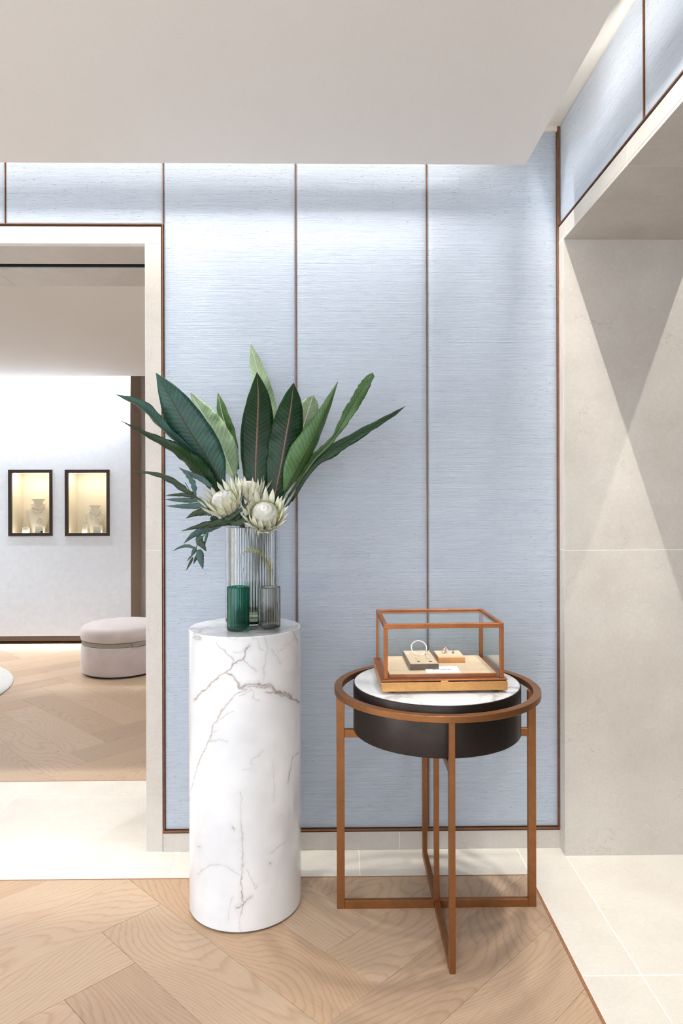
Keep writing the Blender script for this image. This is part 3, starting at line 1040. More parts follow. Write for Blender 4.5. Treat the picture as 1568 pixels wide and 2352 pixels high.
BUST = [(0.00, 0.26, 0.13), (0.02, 0.27, 0.135), (0.10, 0.28, 0.14), (0.28, 0.37, 0.15), (0.46, 0.46, 0.17), (0.60, 0.50, 0.18),
        (0.67, 0.49, 0.175), (0.73, 0.42, 0.165), (0.775, 0.31, 0.15), (0.81, 0.22, 0.145), (0.86, 0.185, 0.145), (0.915, 0.19, 0.15),
        (0.945, 0.24, 0.18), (0.965, 0.285, 0.20), (0.99, 0.29, 0.205), (1.0, 0.28, 0.20)]


def bust_lean(f, w):
    return -0.10 * w * math.sin(min(1, f / 0.7) * PI / 2) + 0.10 * w * max(0, (f - 0.7) / 0.3)


def bust(u0, u1, vtop, zf, Y, label, rz):
    a, b = at(u0, vtop, Y), at(u1, vtop, Y)
    w, h = b.x - a.x, a.z - zf
    t = empty('necklace_bust', ((a.x + b.x) / 2, Y, zf), label, 'jewellery bust', 'ivory necklace busts', rz=rz)
    prof = BUST
    vs, fs, seg = [], [], 28
    for f, rx, ry in prof:
        for k in range(seg):
            an = 2 * PI * k / seg
            lean = bust_lean(f, w)
            vs.append((rx * w * math.cos(an), ry * w * math.sin(an) * 1.25 - lean, f * h))
    for r in range(len(prof) - 1):
        for k in range(seg):
            k2 = (k + 1) % seg
            fs.append((r * seg + k, r * seg + k2, (r + 1) * seg + k2, (r + 1) * seg + k))
    fs.append(tuple(range(seg))[::-1])
    fs.append(tuple((len(prof) - 1) * seg + k for k in range(seg)))
    mesh('torso', vs, fs, IVORY, t, True)
    return t, w, h


NY = WY + 0.15
B1, bw1, bh1 = bust(62, 114, 1145, N1[3], NY, 'taller ivory necklace bust wearing two strands, in the farther niche', 0.35)
B2, bw2, bh2 = bust(196, 240, 1160, N2[3], NY, 'smaller ivory necklace bust wearing one strand, in the nearer niche', 0.35)


def necklace(bt, w, h, drop, label, mat, r=0.006):
    t = empty('necklace', bt.location, label, 'necklace', 'necklaces on busts', rz=bt.rotation_euler[2])
    pts = []
    for k in range(25):
        f = -1 + 2 * k / 24
        hf = 0.83 - (1 - f * f) * drop
        rx = float(np.interp(hf, [b[0] for b in BUST], [b[1] for b in BUST]))
        ry = float(np.interp(hf, [b[0] for b in BUST], [b[2] for b in BUST]))
        x = 0.26 * w * math.sin(f * PI / 2)
        z = h * hf
        y = -ry * w * 1.25 * math.sqrt(max(0.02, 1 - (x / (rx * w)) ** 2)) - bust_lean(hf, w) - r * 0.6
        pts.append((x, y, z))
    path = catmull(pts, 60)
    tube('strand', path, [r * (0.8 + 0.35 * (i % 2)) for i in range(len(path))], mat, t, 8)
    return t


necklace(B1, bw1, bh1, 0.14, 'upper pearl strand on the taller ivory bust', PEARL, 0.005)
necklace(B1, bw1, bh1, 0.24, 'lower pearl strand on the taller ivory bust', PEARL, 0.006)
necklace(B2, bw2, bh2, 0.24, 'silver linked necklace on the smaller ivory bust', SILVER, 0.005)


def earring_stand(u, vt, vb, zf, Y, label, cube=True):
    p = at(u, vt, Y)
    t = empty('earring_stand', (p.x, Y, zf), label, 'earring stand', 'earring stands in the niches')
    h = p.z - zf
    w = 0.028
    if cube:
        box('block', (-0.04, -0.03, 0), (0.04, 0.03, 0.075), IVORY, t, 0.002)
    tube('post', [(0, 0, 0.07), (0, 0, h)], 0.004, SILVER, t, 6)
    tube('bar', [(-w, 0, h), (w, 0, h)], 0.004, SILVER, t, 6)
    for s in (-1, 1):
        tube('earring', [(s * w * 0.9, -0.004, h), (s * w * 0.9, -0.005, h - 0.025), (s * w * 0.85, -0.005, h - 0.05)], [0.003, 0.003, 0.007], PEARL, t, 6)
    return t


earring_stand(92, 1189, 1225, N1[3], WY + 0.055, 'small T-shaped earring stand on block before the taller bust')
earring_stand(225, 1189, 1225, N2[3], WY + 0.055, 'small T-shaped earring stand on block before the smaller bust')


def block(u, zf, Y, w, h, label, ring=True):
    p = at(u, 1200, Y)
    t = empty('jewellery_block', (p.x, Y, zf), label, 'display block', 'ivory blocks in the niches')
    box('body', (-w / 2, -w / 2, 0), (w / 2, w / 2, h), IVORY, t, 0.002)
    if ring:
        torus('ring', 0.014, 0.003, SILVER, t, 20, 6, Matrix.Translation((0, 0, h + 0.016)) @ Matrix.Rotation(PI / 2, 4, 'X'))
    return t


block(60, N1[3], WY + 0.06, 0.055, 0.06, 'small ivory block with ring at the foot of the taller bust')
block(97, N1[3], WY + 0.040, 0.03, 0.025, 'tiny ivory block before the earring stand in the farther niche', False)
block(195, N2[3], WY + 0.06, 0.045, 0.09, 'slim ivory block with ring beside the smaller bust')

# pouf
PZ = 0.425
pf = empty('round_pouf', (-1.905, 6.13, 0), 'round blush velvet pouf with taupe strap, behind the doorway edge', 'pouf')
R0 = 0.335
lathe('body', [(0.0, 0.012), (R0 - 0.03, 0.012), (R0 - 0.008, 0.02), (R0, 0.05), (R0 + 0.004, 0.14), (R0, 0.235), (R0 - 0.006, 0.258), (0.0, 0.258)], VELVET, pf, 72)
lathe('strap', [(R0 - 0.03, 0.256), (R0 - 0.010, 0.258), (R0 - 0.006, 0.262), (R0 - 0.006, 0.292), (R0 - 0.010, 0.296), (R0 - 0.03, 0.298)], STRAP, pf, 72)
lathe('cushion', [(0.0, 0.296), (R0 - 0.015, 0.296), (R0 + 0.001, 0.302), (R0 + 0.008, 0.33), (R0 + 0.004, 0.375), (R0 - 0.012, 0.402), (R0 - 0.05, 0.418), (R0 - 0.15, 0.428), (0.0, 0.432)], VELVET, pf, 72)
lathe('foot_ring', [(R0 - 0.04, 0.0), (R0 - 0.025, 0.0), (R0 - 0.025, 0.014), (R0 - 0.04, 0.014)], BLACK, pf, 48)
vs, fs = [], []
for k in range(9):
    a = -0.98 - 0.04 + k * 0.045
    for r, z in ((R0 - 0.004, 0.259), (R0 + 0.006, 0.262), (R0 + 0.006, 0.292), (R0 - 0.004, 0.295)):
        vs.append((r * math.cos(a), r * math.sin(a), z + 0.006 * k / 8))
for k in range(8):
    for q in range(4):
        fs.append((k * 4 + q, (k + 1) * 4 + q, (k + 1) * 4 + (q + 1) % 4, k * 4 + (q + 1) % 4))
fs += [(0, 1, 2, 3), (35, 34, 33, 32)]
mesh('strap_tab', vs, fs, STRAP, pf)

rug = lathe('round_rug', [(0.0, 0.0), (1.25, 0.0), (1.258, 0.006), (1.25, 0.013), (1.22, 0.015), (0.0, 0.015)], RUG, None, 96)
rug.location = (-3.85, 5.30, 0.0)
tag(rug, 'round pale grey rug on the oak floor of the next room', 'rug')

# ================================================================== MARBLE PEDESTAL
PX, PY, PR, PH = -0.3516, 2.6074, 0.2062, 1.0234
ped = empty('marble_pedestal', (PX, PY, 0), 'tall white marble cylinder pedestal with brown veins, carrying the vases', 'pedestal')
VZ = lambda x, y: (420 + x * 0.34014, 1400 + y * 0.34014)
VEINS = [  # (strength, width m, points in the crop)
    (1.0, .0030, [(75, 615), (160, 530), (230, 465), (300, 420), (345, 375), (400, 335), (450, 245)]),
    (1.0, .0034, [(300, 425), (340, 470), (385, 525), (450, 500), (520, 500), (590, 510), (640, 555), (700, 575), (760, 605), (788, 630)]),
    (.7, .0050, [(440, 520), (520, 515), (590, 525), (650, 565), (720, 590), (780, 612)]),
    (.8, .0028, [(560, 560), (620, 555), (690, 590), (750, 605)]),
    (.75, .0024, [(385, 525), (430, 535), (340, 580), (290, 640), (250, 700), (215, 770), (180, 870), (130, 980), (90, 1090), (60, 1200), (45, 1290)]),
    (.7, .0022, [(220, 230), (290, 290), (350, 345)]), (.55, .002, [(350, 345), (330, 385), (300, 425)]),
    (.5, .002, [(405, 335), (450, 375), (490, 415)]), (.45, .002, [(180, 885), (250, 880), (295, 890)]),
    (.4, .002, [(210, 775), (280, 720), (340, 690)]), (.4, .002, [(195, 830), (230, 822)]),
    (.45, .0022, [(440, 510), (480, 560), (465, 600), (510, 612)]), (.4, .002, [(380, 590), (430, 560), (470, 545)]),
    (.3, .003, [(550, 180), (570, 260), (545, 400), (540, 470)]), (.45, .002, [(600, 270), (640, 330), (660, 370)]),
    (.7, .0025, [(730, 140), (760, 175), (775, 215)]), (.3, .002, [(645, 285), (700, 240), (760, 190)]),
    (.75, .0024, [(780, 965), (745, 990), (735, 1040), (715, 1100), (712, 1165)]),
    (.35, .002, [(530, 960), (475, 1010), (460, 1040), (480, 1052)]), (.3, .002, [(410, 1082), (455, 1078)]),
    (.25, .004, [(390, 1240), (385, 1330), (390, 1450), (405, 1600)]),
    (.55, .0026, [(390, 1450), (405, 1600), (400, 1700), (395, 1800)]),
    (.9, .0026, [(395, 1800), (400, 1900), (412, 1990), (385, 2060)]), (.35, .0022, [(385, 2060), (385, 2190)]),
    (.8, .0022, [(455, 1945), (410, 1995), (360, 2015)]),
    (.35, .0026, [(100, 1790), (160, 1740), (230, 1720), (290, 1730), (340, 1760), (395, 1800)]),
    (.35, .0022, [(500, 1850), (490, 1890), (470, 1830), (430, 1770)]),
    (.5, .002, [(690, 1575), (650, 1600), (595, 1640)]), (.7, .003, [(583, 1718), (586, 1722)]),
    (.6, .004, [(95, 175), (70, 190), (120, 195), (75, 160)]), (.6, .003, [(330, 1470), (340, 1485)]), (.6, .003, [(98, 1603), (112, 1608)]),
    (.35, .002, [(330, 1955), (305, 2040), (297, 2100)]), (.4, .002, [(350, 290), (400, 290), (430, 260)]),
    (.3, .003, [(300, 180), (350, 200), (400, 185)]), (.4, .002, [(470, 180), (480, 200)]), (.3, .002, [(495, 185), (510, 240), (540, 280)]),
    (.25, .002, [(655, 1395), (675, 1380)]), (.2, .002, [(610, 1000), (615, 1300)]),
]


def on_column(u, v):
    """where a sight line meets the column's surface: (angle, height)"""
    r = ray(u, v)
    ox, oy = -PX, -PY
    a = r.x ** 2 + r.y ** 2
    b = 2 * (ox * r.x + oy * r.y)
    c = ox * ox + oy * oy - PR * PR
    d = b * b - 4 * a * c
    t = (-b - math.sqrt(max(d, 0))) / (2 * a)
    return math.atan2(oy + t * r.y, ox + t * r.x), EYE + t * r.z


nc_f, nc_b, nr = 330, 60, 420
view_a = math.atan2(-PY, -PX)
th = np.concatenate([np.linspace(-1.75, 1.75, nc_f, endpoint=False), np.linspace(1.75, 2 * PI - 1.75, nc_b, endpoint=False)]) + view_a
nc_all = len(th)
ch = 0.003
zz = np.concatenate([[0.006, 0.0066], np.linspace(0.008, PH - ch, nr), [PH - ch * 0.5, PH - ch * 0.12, PH]])
rr = np.concatenate([[PR - 0.002, PR - 0.0006], np.full(nr, PR), [PR - ch * 0.14, PR - ch * 0.55, PR - ch]])
TH, ZZ = np.meshgrid(th, zz)
RRm = np.repeat(rr[:, None], nc_all, 1)
co = np.stack([RRm * np.cos(TH), RRm * np.sin(TH), ZZ], -1).reshape(-1, 3)
S = ((TH - view_a) * PR).ravel()
Zr = ZZ.ravel()
rng = np.random.default_rng(5)


def vnoise(x, y, f, seed):
    g_ = np.random.default_rng(seed).uniform(-1, 1, (64, 64))
    x, y = x * f + 100, y * f + 100
    xi, yi = np.floor(x).astype(int), np.floor(y).astype(int)
    fx, fy = x - xi, y - yi
    fx, fy = fx * fx * (3 - 2 * fx), fy * fy * (3 - 2 * fy)
    G = lambda a, b: g_[a % 64, b % 64]
    return (G(xi, yi) * (1 - fx) + G(xi + 1, yi) * fx) * (1 - fy) + (G(xi, yi + 1) * (1 - fx) + G(xi + 1, yi + 1) * fx) * fy


Sx = S + 0.0045 * vnoise(S, Zr, 45, 1) + 0.0022 * vnoise(S, Zr, 130, 2)
Zx = Zr + 0.0045 * vnoise(S, Zr, 45, 3) + 0.0022 * vnoise(S, Zr, 130, 4)
vein = np.zeros(len(S))
halo = np.zeros(len(S))
for st, wd, pts in VEINS:
    wd *= 0.78
    q = []
    for x, y in pts:
        an, z = on_column(*VZ(x, y))
        an = (an - view_a + PI) % (2 * PI) - PI
        q.append((an * PR, z))
    for (x0, y0), (x1, y1) in zip(q[:-1], q[1:]):
        sel = np.where((S > min(x0, x1) - 0.06) & (S < max(x0, x1) + 0.06) & (Zr > min(y0, y1) - 0.06) & (Zr < max(y0, y1) + 0.06))[0]
        dx, dy = x1 - x0, y1 - y0
        t = np.clip(((Sx[sel] - x0) * dx + (Zx[sel] - y0) * dy) / max(dx * dx + dy * dy, 1e-9), 0, 1)
        d = np.hypot(Sx[sel] - x0 - t * dx, Zx[sel] - y0 - t * dy)
        vein[sel] = np.maximum(vein[sel], st * np.exp(-(d / wd) ** 2))
        halo[sel] = np.maximum(halo[sel], st * np.exp(-(d / (wd * 5)) ** 2))
# extra faint veins on the side turned away
vein = np.clip(vein, 0, 1)
halo = np.clip(halo * (0.6 + 0.5 * vnoise(S, Zr, 25, 8)), 0, 1)
nrow = len(zz)
faces = []
for j in range(nrow - 1):
    for i in range(nc_all):
        i2 = (i + 1) % nc_all
        faces.append((j * nc_all + i, j * nc_all + i2, (j + 1) * nc_all + i2, (j + 1) * nc_all + i))
faces.append(tuple(range(nc_all))[::-1])
me = bpy.data.meshes.new('column')
me.from_pydata(co.tolist(), [], faces)
me.materials.append(MARBLE_COL)
me.polygons.foreach_set('use_smooth', [True] * len(me.polygons))
for nm, arr in (('vein', vein), ('halo', halo)):
    att = me.attributes.new(nm, 'FLOAT', 'POINT')
    att.data.foreach_set('value', arr.astype(np.float32))
me.update()
put(bpy.data.objects.new('column', me), ped)
lathe('top', [(PR - ch, PH), (0.0, PH)], MARBLE, ped, 96, smooth=False)
lathe('base_ring', [(0.0, 0.0), (PR - 0.012, 0.0), (PR - 0.012, 0.007), (0.0, 0.007)], BLACK, ped, 64)

# ================================================================== SIDE TABLE
TX, TY = 0.3545, 2.5515
TRR = 0.3657
tbl = empty('side_table', (TX, TY, 0), 'round bronze framed side table with dark drum and marble top', 'side table')
BW, BT = 0.029, 0.019       # bar depth (radial / vertical) and thickness
ro, ri = 0.373, 0.345
zt0, zt1 = 0.793, 0.8145
b_ = 0.0012
lathe('ring', [(ri, zt0), (ro - b_, zt0), (ro, zt0 + b_), (ro, zt1 - b_), (ro - b_, zt1), (ri + b_, zt1), (ri, zt1 - b_), (ri, zt0)], BRONZE, tbl, 128)
for k, (cx_, sy_) in enumerate(((-1, 0), (1, 0), (0, -1), (0, 1))):
    r1, r0 = TRR, TRR - BW
    if cx_:
        lo, hi = (min(cx_ * r0, cx_ * r1), -BT / 2, 0.0), (max(cx_ * r0, cx_ * r1), BT / 2, zt0)
        s0, s1 = (min(cx_ * 0.0096, cx_ * r0), -BT / 2), (max(cx_ * 0.0096, cx_ * r0), BT / 2)
    else:
        lo, hi = (-BT / 2, min(sy_ * r0, sy_ * r1), 0.0), (BT / 2, max(sy_ * r0, sy_ * r1), zt0)
        s0, s1 = (-BT / 2, min(sy_ * 0.0096, sy_ * r0)), (BT / 2, max(sy_ * 0.0096, sy_ * r0))
    box('leg', lo, hi, BRONZE, tbl, 0.0012)
    box('foot_bar', (s0[0], s0[1], 0.0), (s1[0], s1[1], BW), BRONZE, tbl, 0.0012)
    box('spoke', (s0[0], s0[1], 0.626), (s1[0], s1[1], 0.655), BRONZE, tbl, 0.0012)
box('centre_post', (-0.0095, -0.0095, 0.0), (0.0095, 0.0095, 0.655), BRONZE, tbl, 0.0012)
RD = 0.3035
drum = lathe('drum', [(0.0, 0.656), (RD - 0.002, 0.656), (RD, 0.658), (RD, 0.824), (RD - 0.0015, 0.8262), (RD - 0.004, 0.8262), (RD - 0.004, 0.822), (0.0, 0.822)], DRUM, tbl, 128)
lathe('marble_top', [(0.0, 0.8225), (RD - 0.0045, 0.8225), (RD - 0.0045, 0.8275), (RD - 0.0055, 0.828), (0.0, 0.828)], MARBLE, tbl, 128)

# ================================================================== JEWELLERY CASE
ZTB = 0.828
case = empty('display_case', (0.357, 2.558, ZTB), 'small bronze framed glass jewellery case standing on the side table', 'display case', rz=0.03)
hw, hd = 0.218, 0.172
gw, gd = 0.2085, 0.160
for sx in (-1, 1):
    for sy in (-1, 1):
        lathe('foot', [(0.0, 0.0), (0.016, 0.0), (0.016, 0.009), (0.0, 0.009)], BLACK, case, 20, (sx * 0.18, sy * 0.135, 0))
zb0, zb1 = 0.009, 0.040
box('base', (-hw, -hd, zb0), (hw, hd, zb1), CASE_BRASS, case, 0.001)
box('shadow_joint', (-hw + 0.004, -hd + 0.004, zb1), (hw - 0.004, hd - 0.004, zb1 + 0.004), BLACK, case)
box('deck', (-hw, -hd, zb1 + 0.004), (hw, hd, zb1 + 0.0085), CASE_BRONZE, case, 0.0008)
box('latch', (-0.014, -hd - 0.002, zb1 - 0.0005), (0.012, -hd + 0.004, zb1 + 0.0045), CASE_BRASS, case, 0.0005)
zd = zb1 + 0.0085
zp = 0.2385
p_ = 0.0135
for sx in (-1, 1):
    for sy in (-1, 1):
        box('post', (min(sx * gw, sx * (gw - p_)), min(sy * gd, sy * (gd - p_)), zd), (max(sx * gw, sx * (gw - p_)), max(sy * gd, sy * (gd - p_)), zp - 0.0165), CASE_BRONZE, case, 0.0008)
for s in (-1, 1):
    box('top_rail', (-gw, min(s * gd, s * (gd - p_)), zp - 0.0165), (gw, max(s * gd, s * (gd - p_)), zp), CASE_BRONZE, case, 0.0008)
    box('top_rail', (min(s * gw, s * (gw - p_)), -gd + p_, zp - 0.0165), (max(s * gw, s * (gw - p_)), gd - p_, zp), CASE_BRONZE, case, 0.0008)
i = 0.005
for s in (-1, 1):
    box('glass_pane', (-gw + p_, s * (gd - i) - 0.0015, zd + 0.001), (gw - p_, s * (gd - i) + 0.0015, zp - 0.0165), PANE, case)
    box('glass_pane', (s * (gw - i) - 0.0015, -gd + p_, zd + 0.001), (s * (gw - i) + 0.0015, gd - p_, zp - 0.0165), PANE, case)
box('glass_pane', (-gw + p_, -gd + p_, zp - 0.008), (gw - p_, gd - p_, zp - 0.005), PANE, case)
pz = zd + 0.013
box('platform', (-0.189, -0.140, zd), (0.189, 0.135, pz - 0.001), CASE_BRONZE, case, 0.0008)
box('suede_pad', (-0.187, -0.138, pz - 0.001), (0.187, 0.133, pz), LEATHER, case, 0.0004)
CW = case.matrix_basis


def in_case(x, y, z=0.0):
    c, s = math.cos(0.03), math.sin(0.03)
    return (0.357 + x * c - y * s, 2.558 + x * s + y * c, ZTB + pz + z)


def case_px(u, v, dz=0.0):
    """point on the suede pad (or dz above it) seen at a pixel, in case coordinates"""
    p = at_z(u, v, ZTB + pz + dz)
    dx, dy = p.x - 0.357, p.y - 2.558
    c, s = math.cos(-0.03), math.sin(-0.03)
    return dx * c - dy * s, dx * s + dy * c


def jblock(u0, u1, vf, vb, h, label, front_mat):
    xa, ya = case_px(u0, vf)
    xb, _ = case_px(u1, vf)
    _, yb = case_px((u0 + u1) / 2, vb, h)
    cx_, cy_ = (xa + xb) / 2, (ya + yb) / 2
    w, d = (xb - xa) / 2, (yb - ya) / 2
    t = empty('jewellery_tray', in_case(cx_, cy_), label, 'jewellery tray', 'jewellery trays in the glass case', rz=0.03)
    box('body', (-w, -d, 0), (w, d, h - 0.0012), front_mat, t, 0.0006)
    box('suede_top', (-w + 0.0015, -d + 0.0015, h - 0.0012), (w - 0.0015, d - 0.0015, h), LEATHER, t, 0.0004)
    return t, cx_, cy_, w, d, h


JA = jblock(942, 1008, 1540, 1494, 0.023, 'longer jewellery tray with dark brown front, carrying the white bangle', BROWN)
JB = jblock(1006, 1068.5, 1523, 1494, 0.022, 'shorter jewellery tray with brass front, carrying striped band rings', CASE_BRASS)


def on_tray(J, u, v):
    return case_px(u, v, J[5])


def ring_at(J, u, v, R, r, mat, label, rz=0.0, gem=None, squash=1.0, name='finger_ring', cat='ring', tilt=0.0):
    x, y = on_tray(J, u, v)
    t = empty(name, in_case(x, y, J[5]), label, cat, 'jewellery in the glass case', rz=rz)
    M = Matrix.Translation((0, 0, R * math.cos(tilt) + r * 0.9)) @ Matrix.Rotation(PI / 2 + tilt, 4, 'X')
    torus('band', R, r, mat, t, 36, 8, M, squash)
    if gem:
        bm = bmesh.new()
        bmesh.ops.create_icosphere(bm, subdivisions=2, radius=r * 2.6)
        for v_ in bm.verts:
            v_.co = M @ Vector((v_.co.x, v_.co.y + R + r, v_.co.z)) if False else Vector((v_.co.x, v_.co.y, v_.co.z + 2 * R + r * 1.6))
        from_bm('stone', bm, gem, t)
    return t


ring_at(JA, 962, 1502, 0.0290, 0.0021, ENAMEL, 'slim ivory bangle standing on the longer jewellery tray', 0.05, tilt=-0.72, name='bangle', cat='bangle')
ring_at(JA, 957, 1514, 0.0075, 0.0007, SILVER, 'plain fine silver ring at the front corner of the longer tray', 0.1, SILVER)
ring_at(JA, 983, 1514, 0.0085, 0.0007, SILVER, 'fine silver ring beside the dark tags on the longer tray', 0.0, SILVER)
ring_at(JA, 979, 1505, 0.0070, 0.0014, SILVER, 'sparkling silver ring beside the bangle on the longer tray', 0.7, SILVER)


def striped_ring(J, u, v, R, w, label, rz, stripes, tilt=0.0):
    x, y = on_tray(J, u, v)
    t = empty('band_ring', in_case(x, y, J[5]), label, 'ring', 'jewellery in the glass case', rz=rz)
    n = len(stripes)
    for q, m_ in enumerate(stripes):
        y0 = -w / 2 + w * q / n
        y1 = y0 + w / n
        prof = [(R - 0.0012, y0), (R + 0.0004, y0 + 0.0002), (R + 0.0004, y1 - 0.0002), (R - 0.0012, y1), (R - 0.0012, y0)]
        o = lathe('stripe', prof, m_, t, 40)
        o.matrix_basis = Matrix.Translation((0, 0, R + 0.0006)) @ Matrix.Rotation(tilt, 4, 'Y') @ Matrix.Rotation(PI / 2, 4, 'X')
    return t


striped_ring(JB, 1024, 1499, 0.0098, 0.0075, 'pink and white striped band ring on the brass-fronted tray', 0.9, [SILVER, PINKGEM, WHITE, PINKGEM, SILVER])
striped_ring(JB, 1040, 1500, 0.0085, 0.0070, 'blue and silver striped band ring on the brass-fronted tray', 1.35, [SILVER, BLUEGEM, SILVER, BLUEGEM, SILVER])
ring_at(JB, 1019, 1501, 0.0085, 0.0012, GOLD, 'rose gold ring on the brass-fronted tray', 0.2)


def price_tag(J, u, v, mat, label):
    x, y = on_tray(J, u, v)
    t = box('price_tag', (-0.0055, -0.003, 0.0), (0.0055, 0.003, 0.003), mat, None, 0.0004)
    t.location = in_case(x, y, J[5])
    t.rotation_euler = (0, 0, 0.03)
    tag(t, label, 'price tag', 'tiny tags on the jewellery trays')


price_tag(JA, 961, 1520, BROWN, 'tiny dark tag at the front edge of the longer tray, nearer corner post')
price_tag(JA, 988, 1520, BROWN, 'tiny dark tag at the front edge of the longer tray, nearer brass tray')
price_tag(JA, 936, 1502, WHITE, 'tiny white tag beside the bangle foot on the longer tray')
price_tag(JA, 970, 1505, WHITE, 'tiny white tag under the bangle arch on the longer tray')
price_tag(JB, 1019, 1504, WHITE, 'tiny white tag before the rose gold ring')
price_tag(JB, 1037, 1504, WHITE, 'tiny white tag before the blue striped ring')
price_tag(JB, 1051, 1504, WHITE, 'tiny white tag alone at the end of the brass-fronted tray')

# name card
ca, cb = case_px(980, 1546), case_px(1058, 1545)
_, cy2 = case_px(1018, 1535)
cw_, cd_ = (cb[0] - ca[0]) / 2, (cy2 - ca[1])
card = empty('name_card', in_case((ca[0] + cb[0]) / 2, ca[1] + cd_ / 2), 'small white name card lying in front of the jewellery trays', 'sign', rz=0.03)
vs = [(-cw_, -cd_ / 2, 0.0), (cw_, -cd_ / 2, 0.0), (cw_, cd_ / 2, 0.007), (-cw_, cd_ / 2, 0.007),
      (-cw_, -cd_ / 2, -0.0), (cw_, cd_ / 2, 0.0), (-cw_, cd_ / 2, 0.0)]
mesh('card', vs, [(0, 1, 2, 3), (1, 5, 2), (0, 3, 6), (5, 6, 3, 2), (0, 6, 5, 1)], WHITE, card)
fc = bpy.data.curves.new('lettering', 'FONT')
fc.body = 'BUCHERER'
fc.size = 0.0125
fc.align_x = 'CENTER'
fc.align_y = 'CENTER'
fc.extrude = 0.0001
fc.space_character = 1.12
fc.materials.append(INK)
tmp = put(bpy.data.objects.new('lettering_curve', fc))
bpy.context.view_layer.update()
tme = bpy.data.meshes.new_from_object(tmp.evaluated_get(bpy.context.evaluated_depsgraph_get()))
bpy.data.objects.remove(tmp, do_unlink=True)
tme.name = 'lettering'
txt = put(bpy.data.objects.new('lettering', tme), card)
slope = math.atan2(0.007, cd_)
txt.location = (0, 0.0, 0.0035 + 0.0003)
txt.rotation_euler = (slope, 0, 0)

# ================================================================== VASE AND TUMBLERS
def ribbed_glass(t, R, H, ribs, wall, base, mat, amp, lip=0.002, foot=0.006):
    seg = ribs * 8
    vs, fs = [], []

    def ring_(r, z, k):
        for q in range(seg):
            a = 2 * PI * q / seg
            s_ = abs(math.sin(a * ribs / 2))
            rad = r - amp * k * (1 - s_)
            vs.append((rad * math.cos(a), rad * math.sin(a), z))

    rows = [(R * 0.55, 0.0, 0), (R - foot, 0.0, 0), (R - foot * 0.35, foot * 0.25, 0.6), (R, foot, 1.0), (R, foot + 0.002, 1), (R, H * 0.35, 1), (R, H * 0.7, 1), (R, H - 0.0035, 1), (R, H - 0.0025, 1), (R - wall * 0.15, H - 0.0006, 0.6), (R - wall * 0.4, H, 0.2),
            (R - wall * 0.85, H - 0.0006, 0), (R - wall, H - 0.0025, 0), (R - wall, H - 0.0035, 0), (R - wall, H * 0.5, 0), (R - wall, base + foot * 0.6 + 0.002, 0), (R - wall, base + foot * 0.6, 0), (R - wall - foot * 0.8, base, 0), (R * 0.4, base, 0)]
    for r in rows:
        ring_(*r)
    for j in range(len(rows) - 1):
        for q in range(seg):
            q2 = (q + 1) % seg
            fs.append((j * seg + q, j * seg + q2, (j + 1) * seg + q2, (j + 1) * seg + q))
    fs.append(tuple(range(seg))[::-1])
    fs.append(tuple((len(rows) - 1) * seg + q for q in range(seg)))
    return mesh('glass_body', vs, fs, mat, t, True)


ZP = PH
VX, VY, VR = -0.3335, 2.690, 0.1035
VH = at_y(580, 1209, VY).z - ZP
vase = empty('glass_vase', (VX, VY, ZP), 'tall clear ribbed glass vase holding the bouquet on the marble pedestal', 'vase')
ribbed_glass(vase, VR, VH, 64, 0.0050, 0.014, CLEAR, 0.0030, foot=0.010)
wl_ = at_y(560, 1396, VY).z - ZP
lathe('water', [(0.0, 0.0145), (VR - 0.016, 0.0145), (VR - 0.0056, 0.024), (VR - 0.0056, wl_), (0.0, wl_)], WATER, vase, 96)
GX, GY = -0.366, 2.528
gt = empty('green_tumbler', (GX, GY, ZP), 'dark green ribbed glass tumbler on the marble pedestal', 'tumbler')
ribbed_glass(gt, 0.0405, 0.158, 30, 0.0032, 0.010, GREEN, 0.0014, foot=0.007)
SX_, SY_ = -0.257, 2.558
st_ = empty('smoke_tumbler', (SX_, SY_, ZP), 'smoky grey ribbed glass tumbler on the marble pedestal', 'tumbler')
ribbed_glass(st_, 0.0410, 0.153, 30, 0.0032, 0.010, SMOKE, 0.0014, foot=0.007)

# ================================================================== BOUQUET
VIEW = Vector((0, 1, 0))


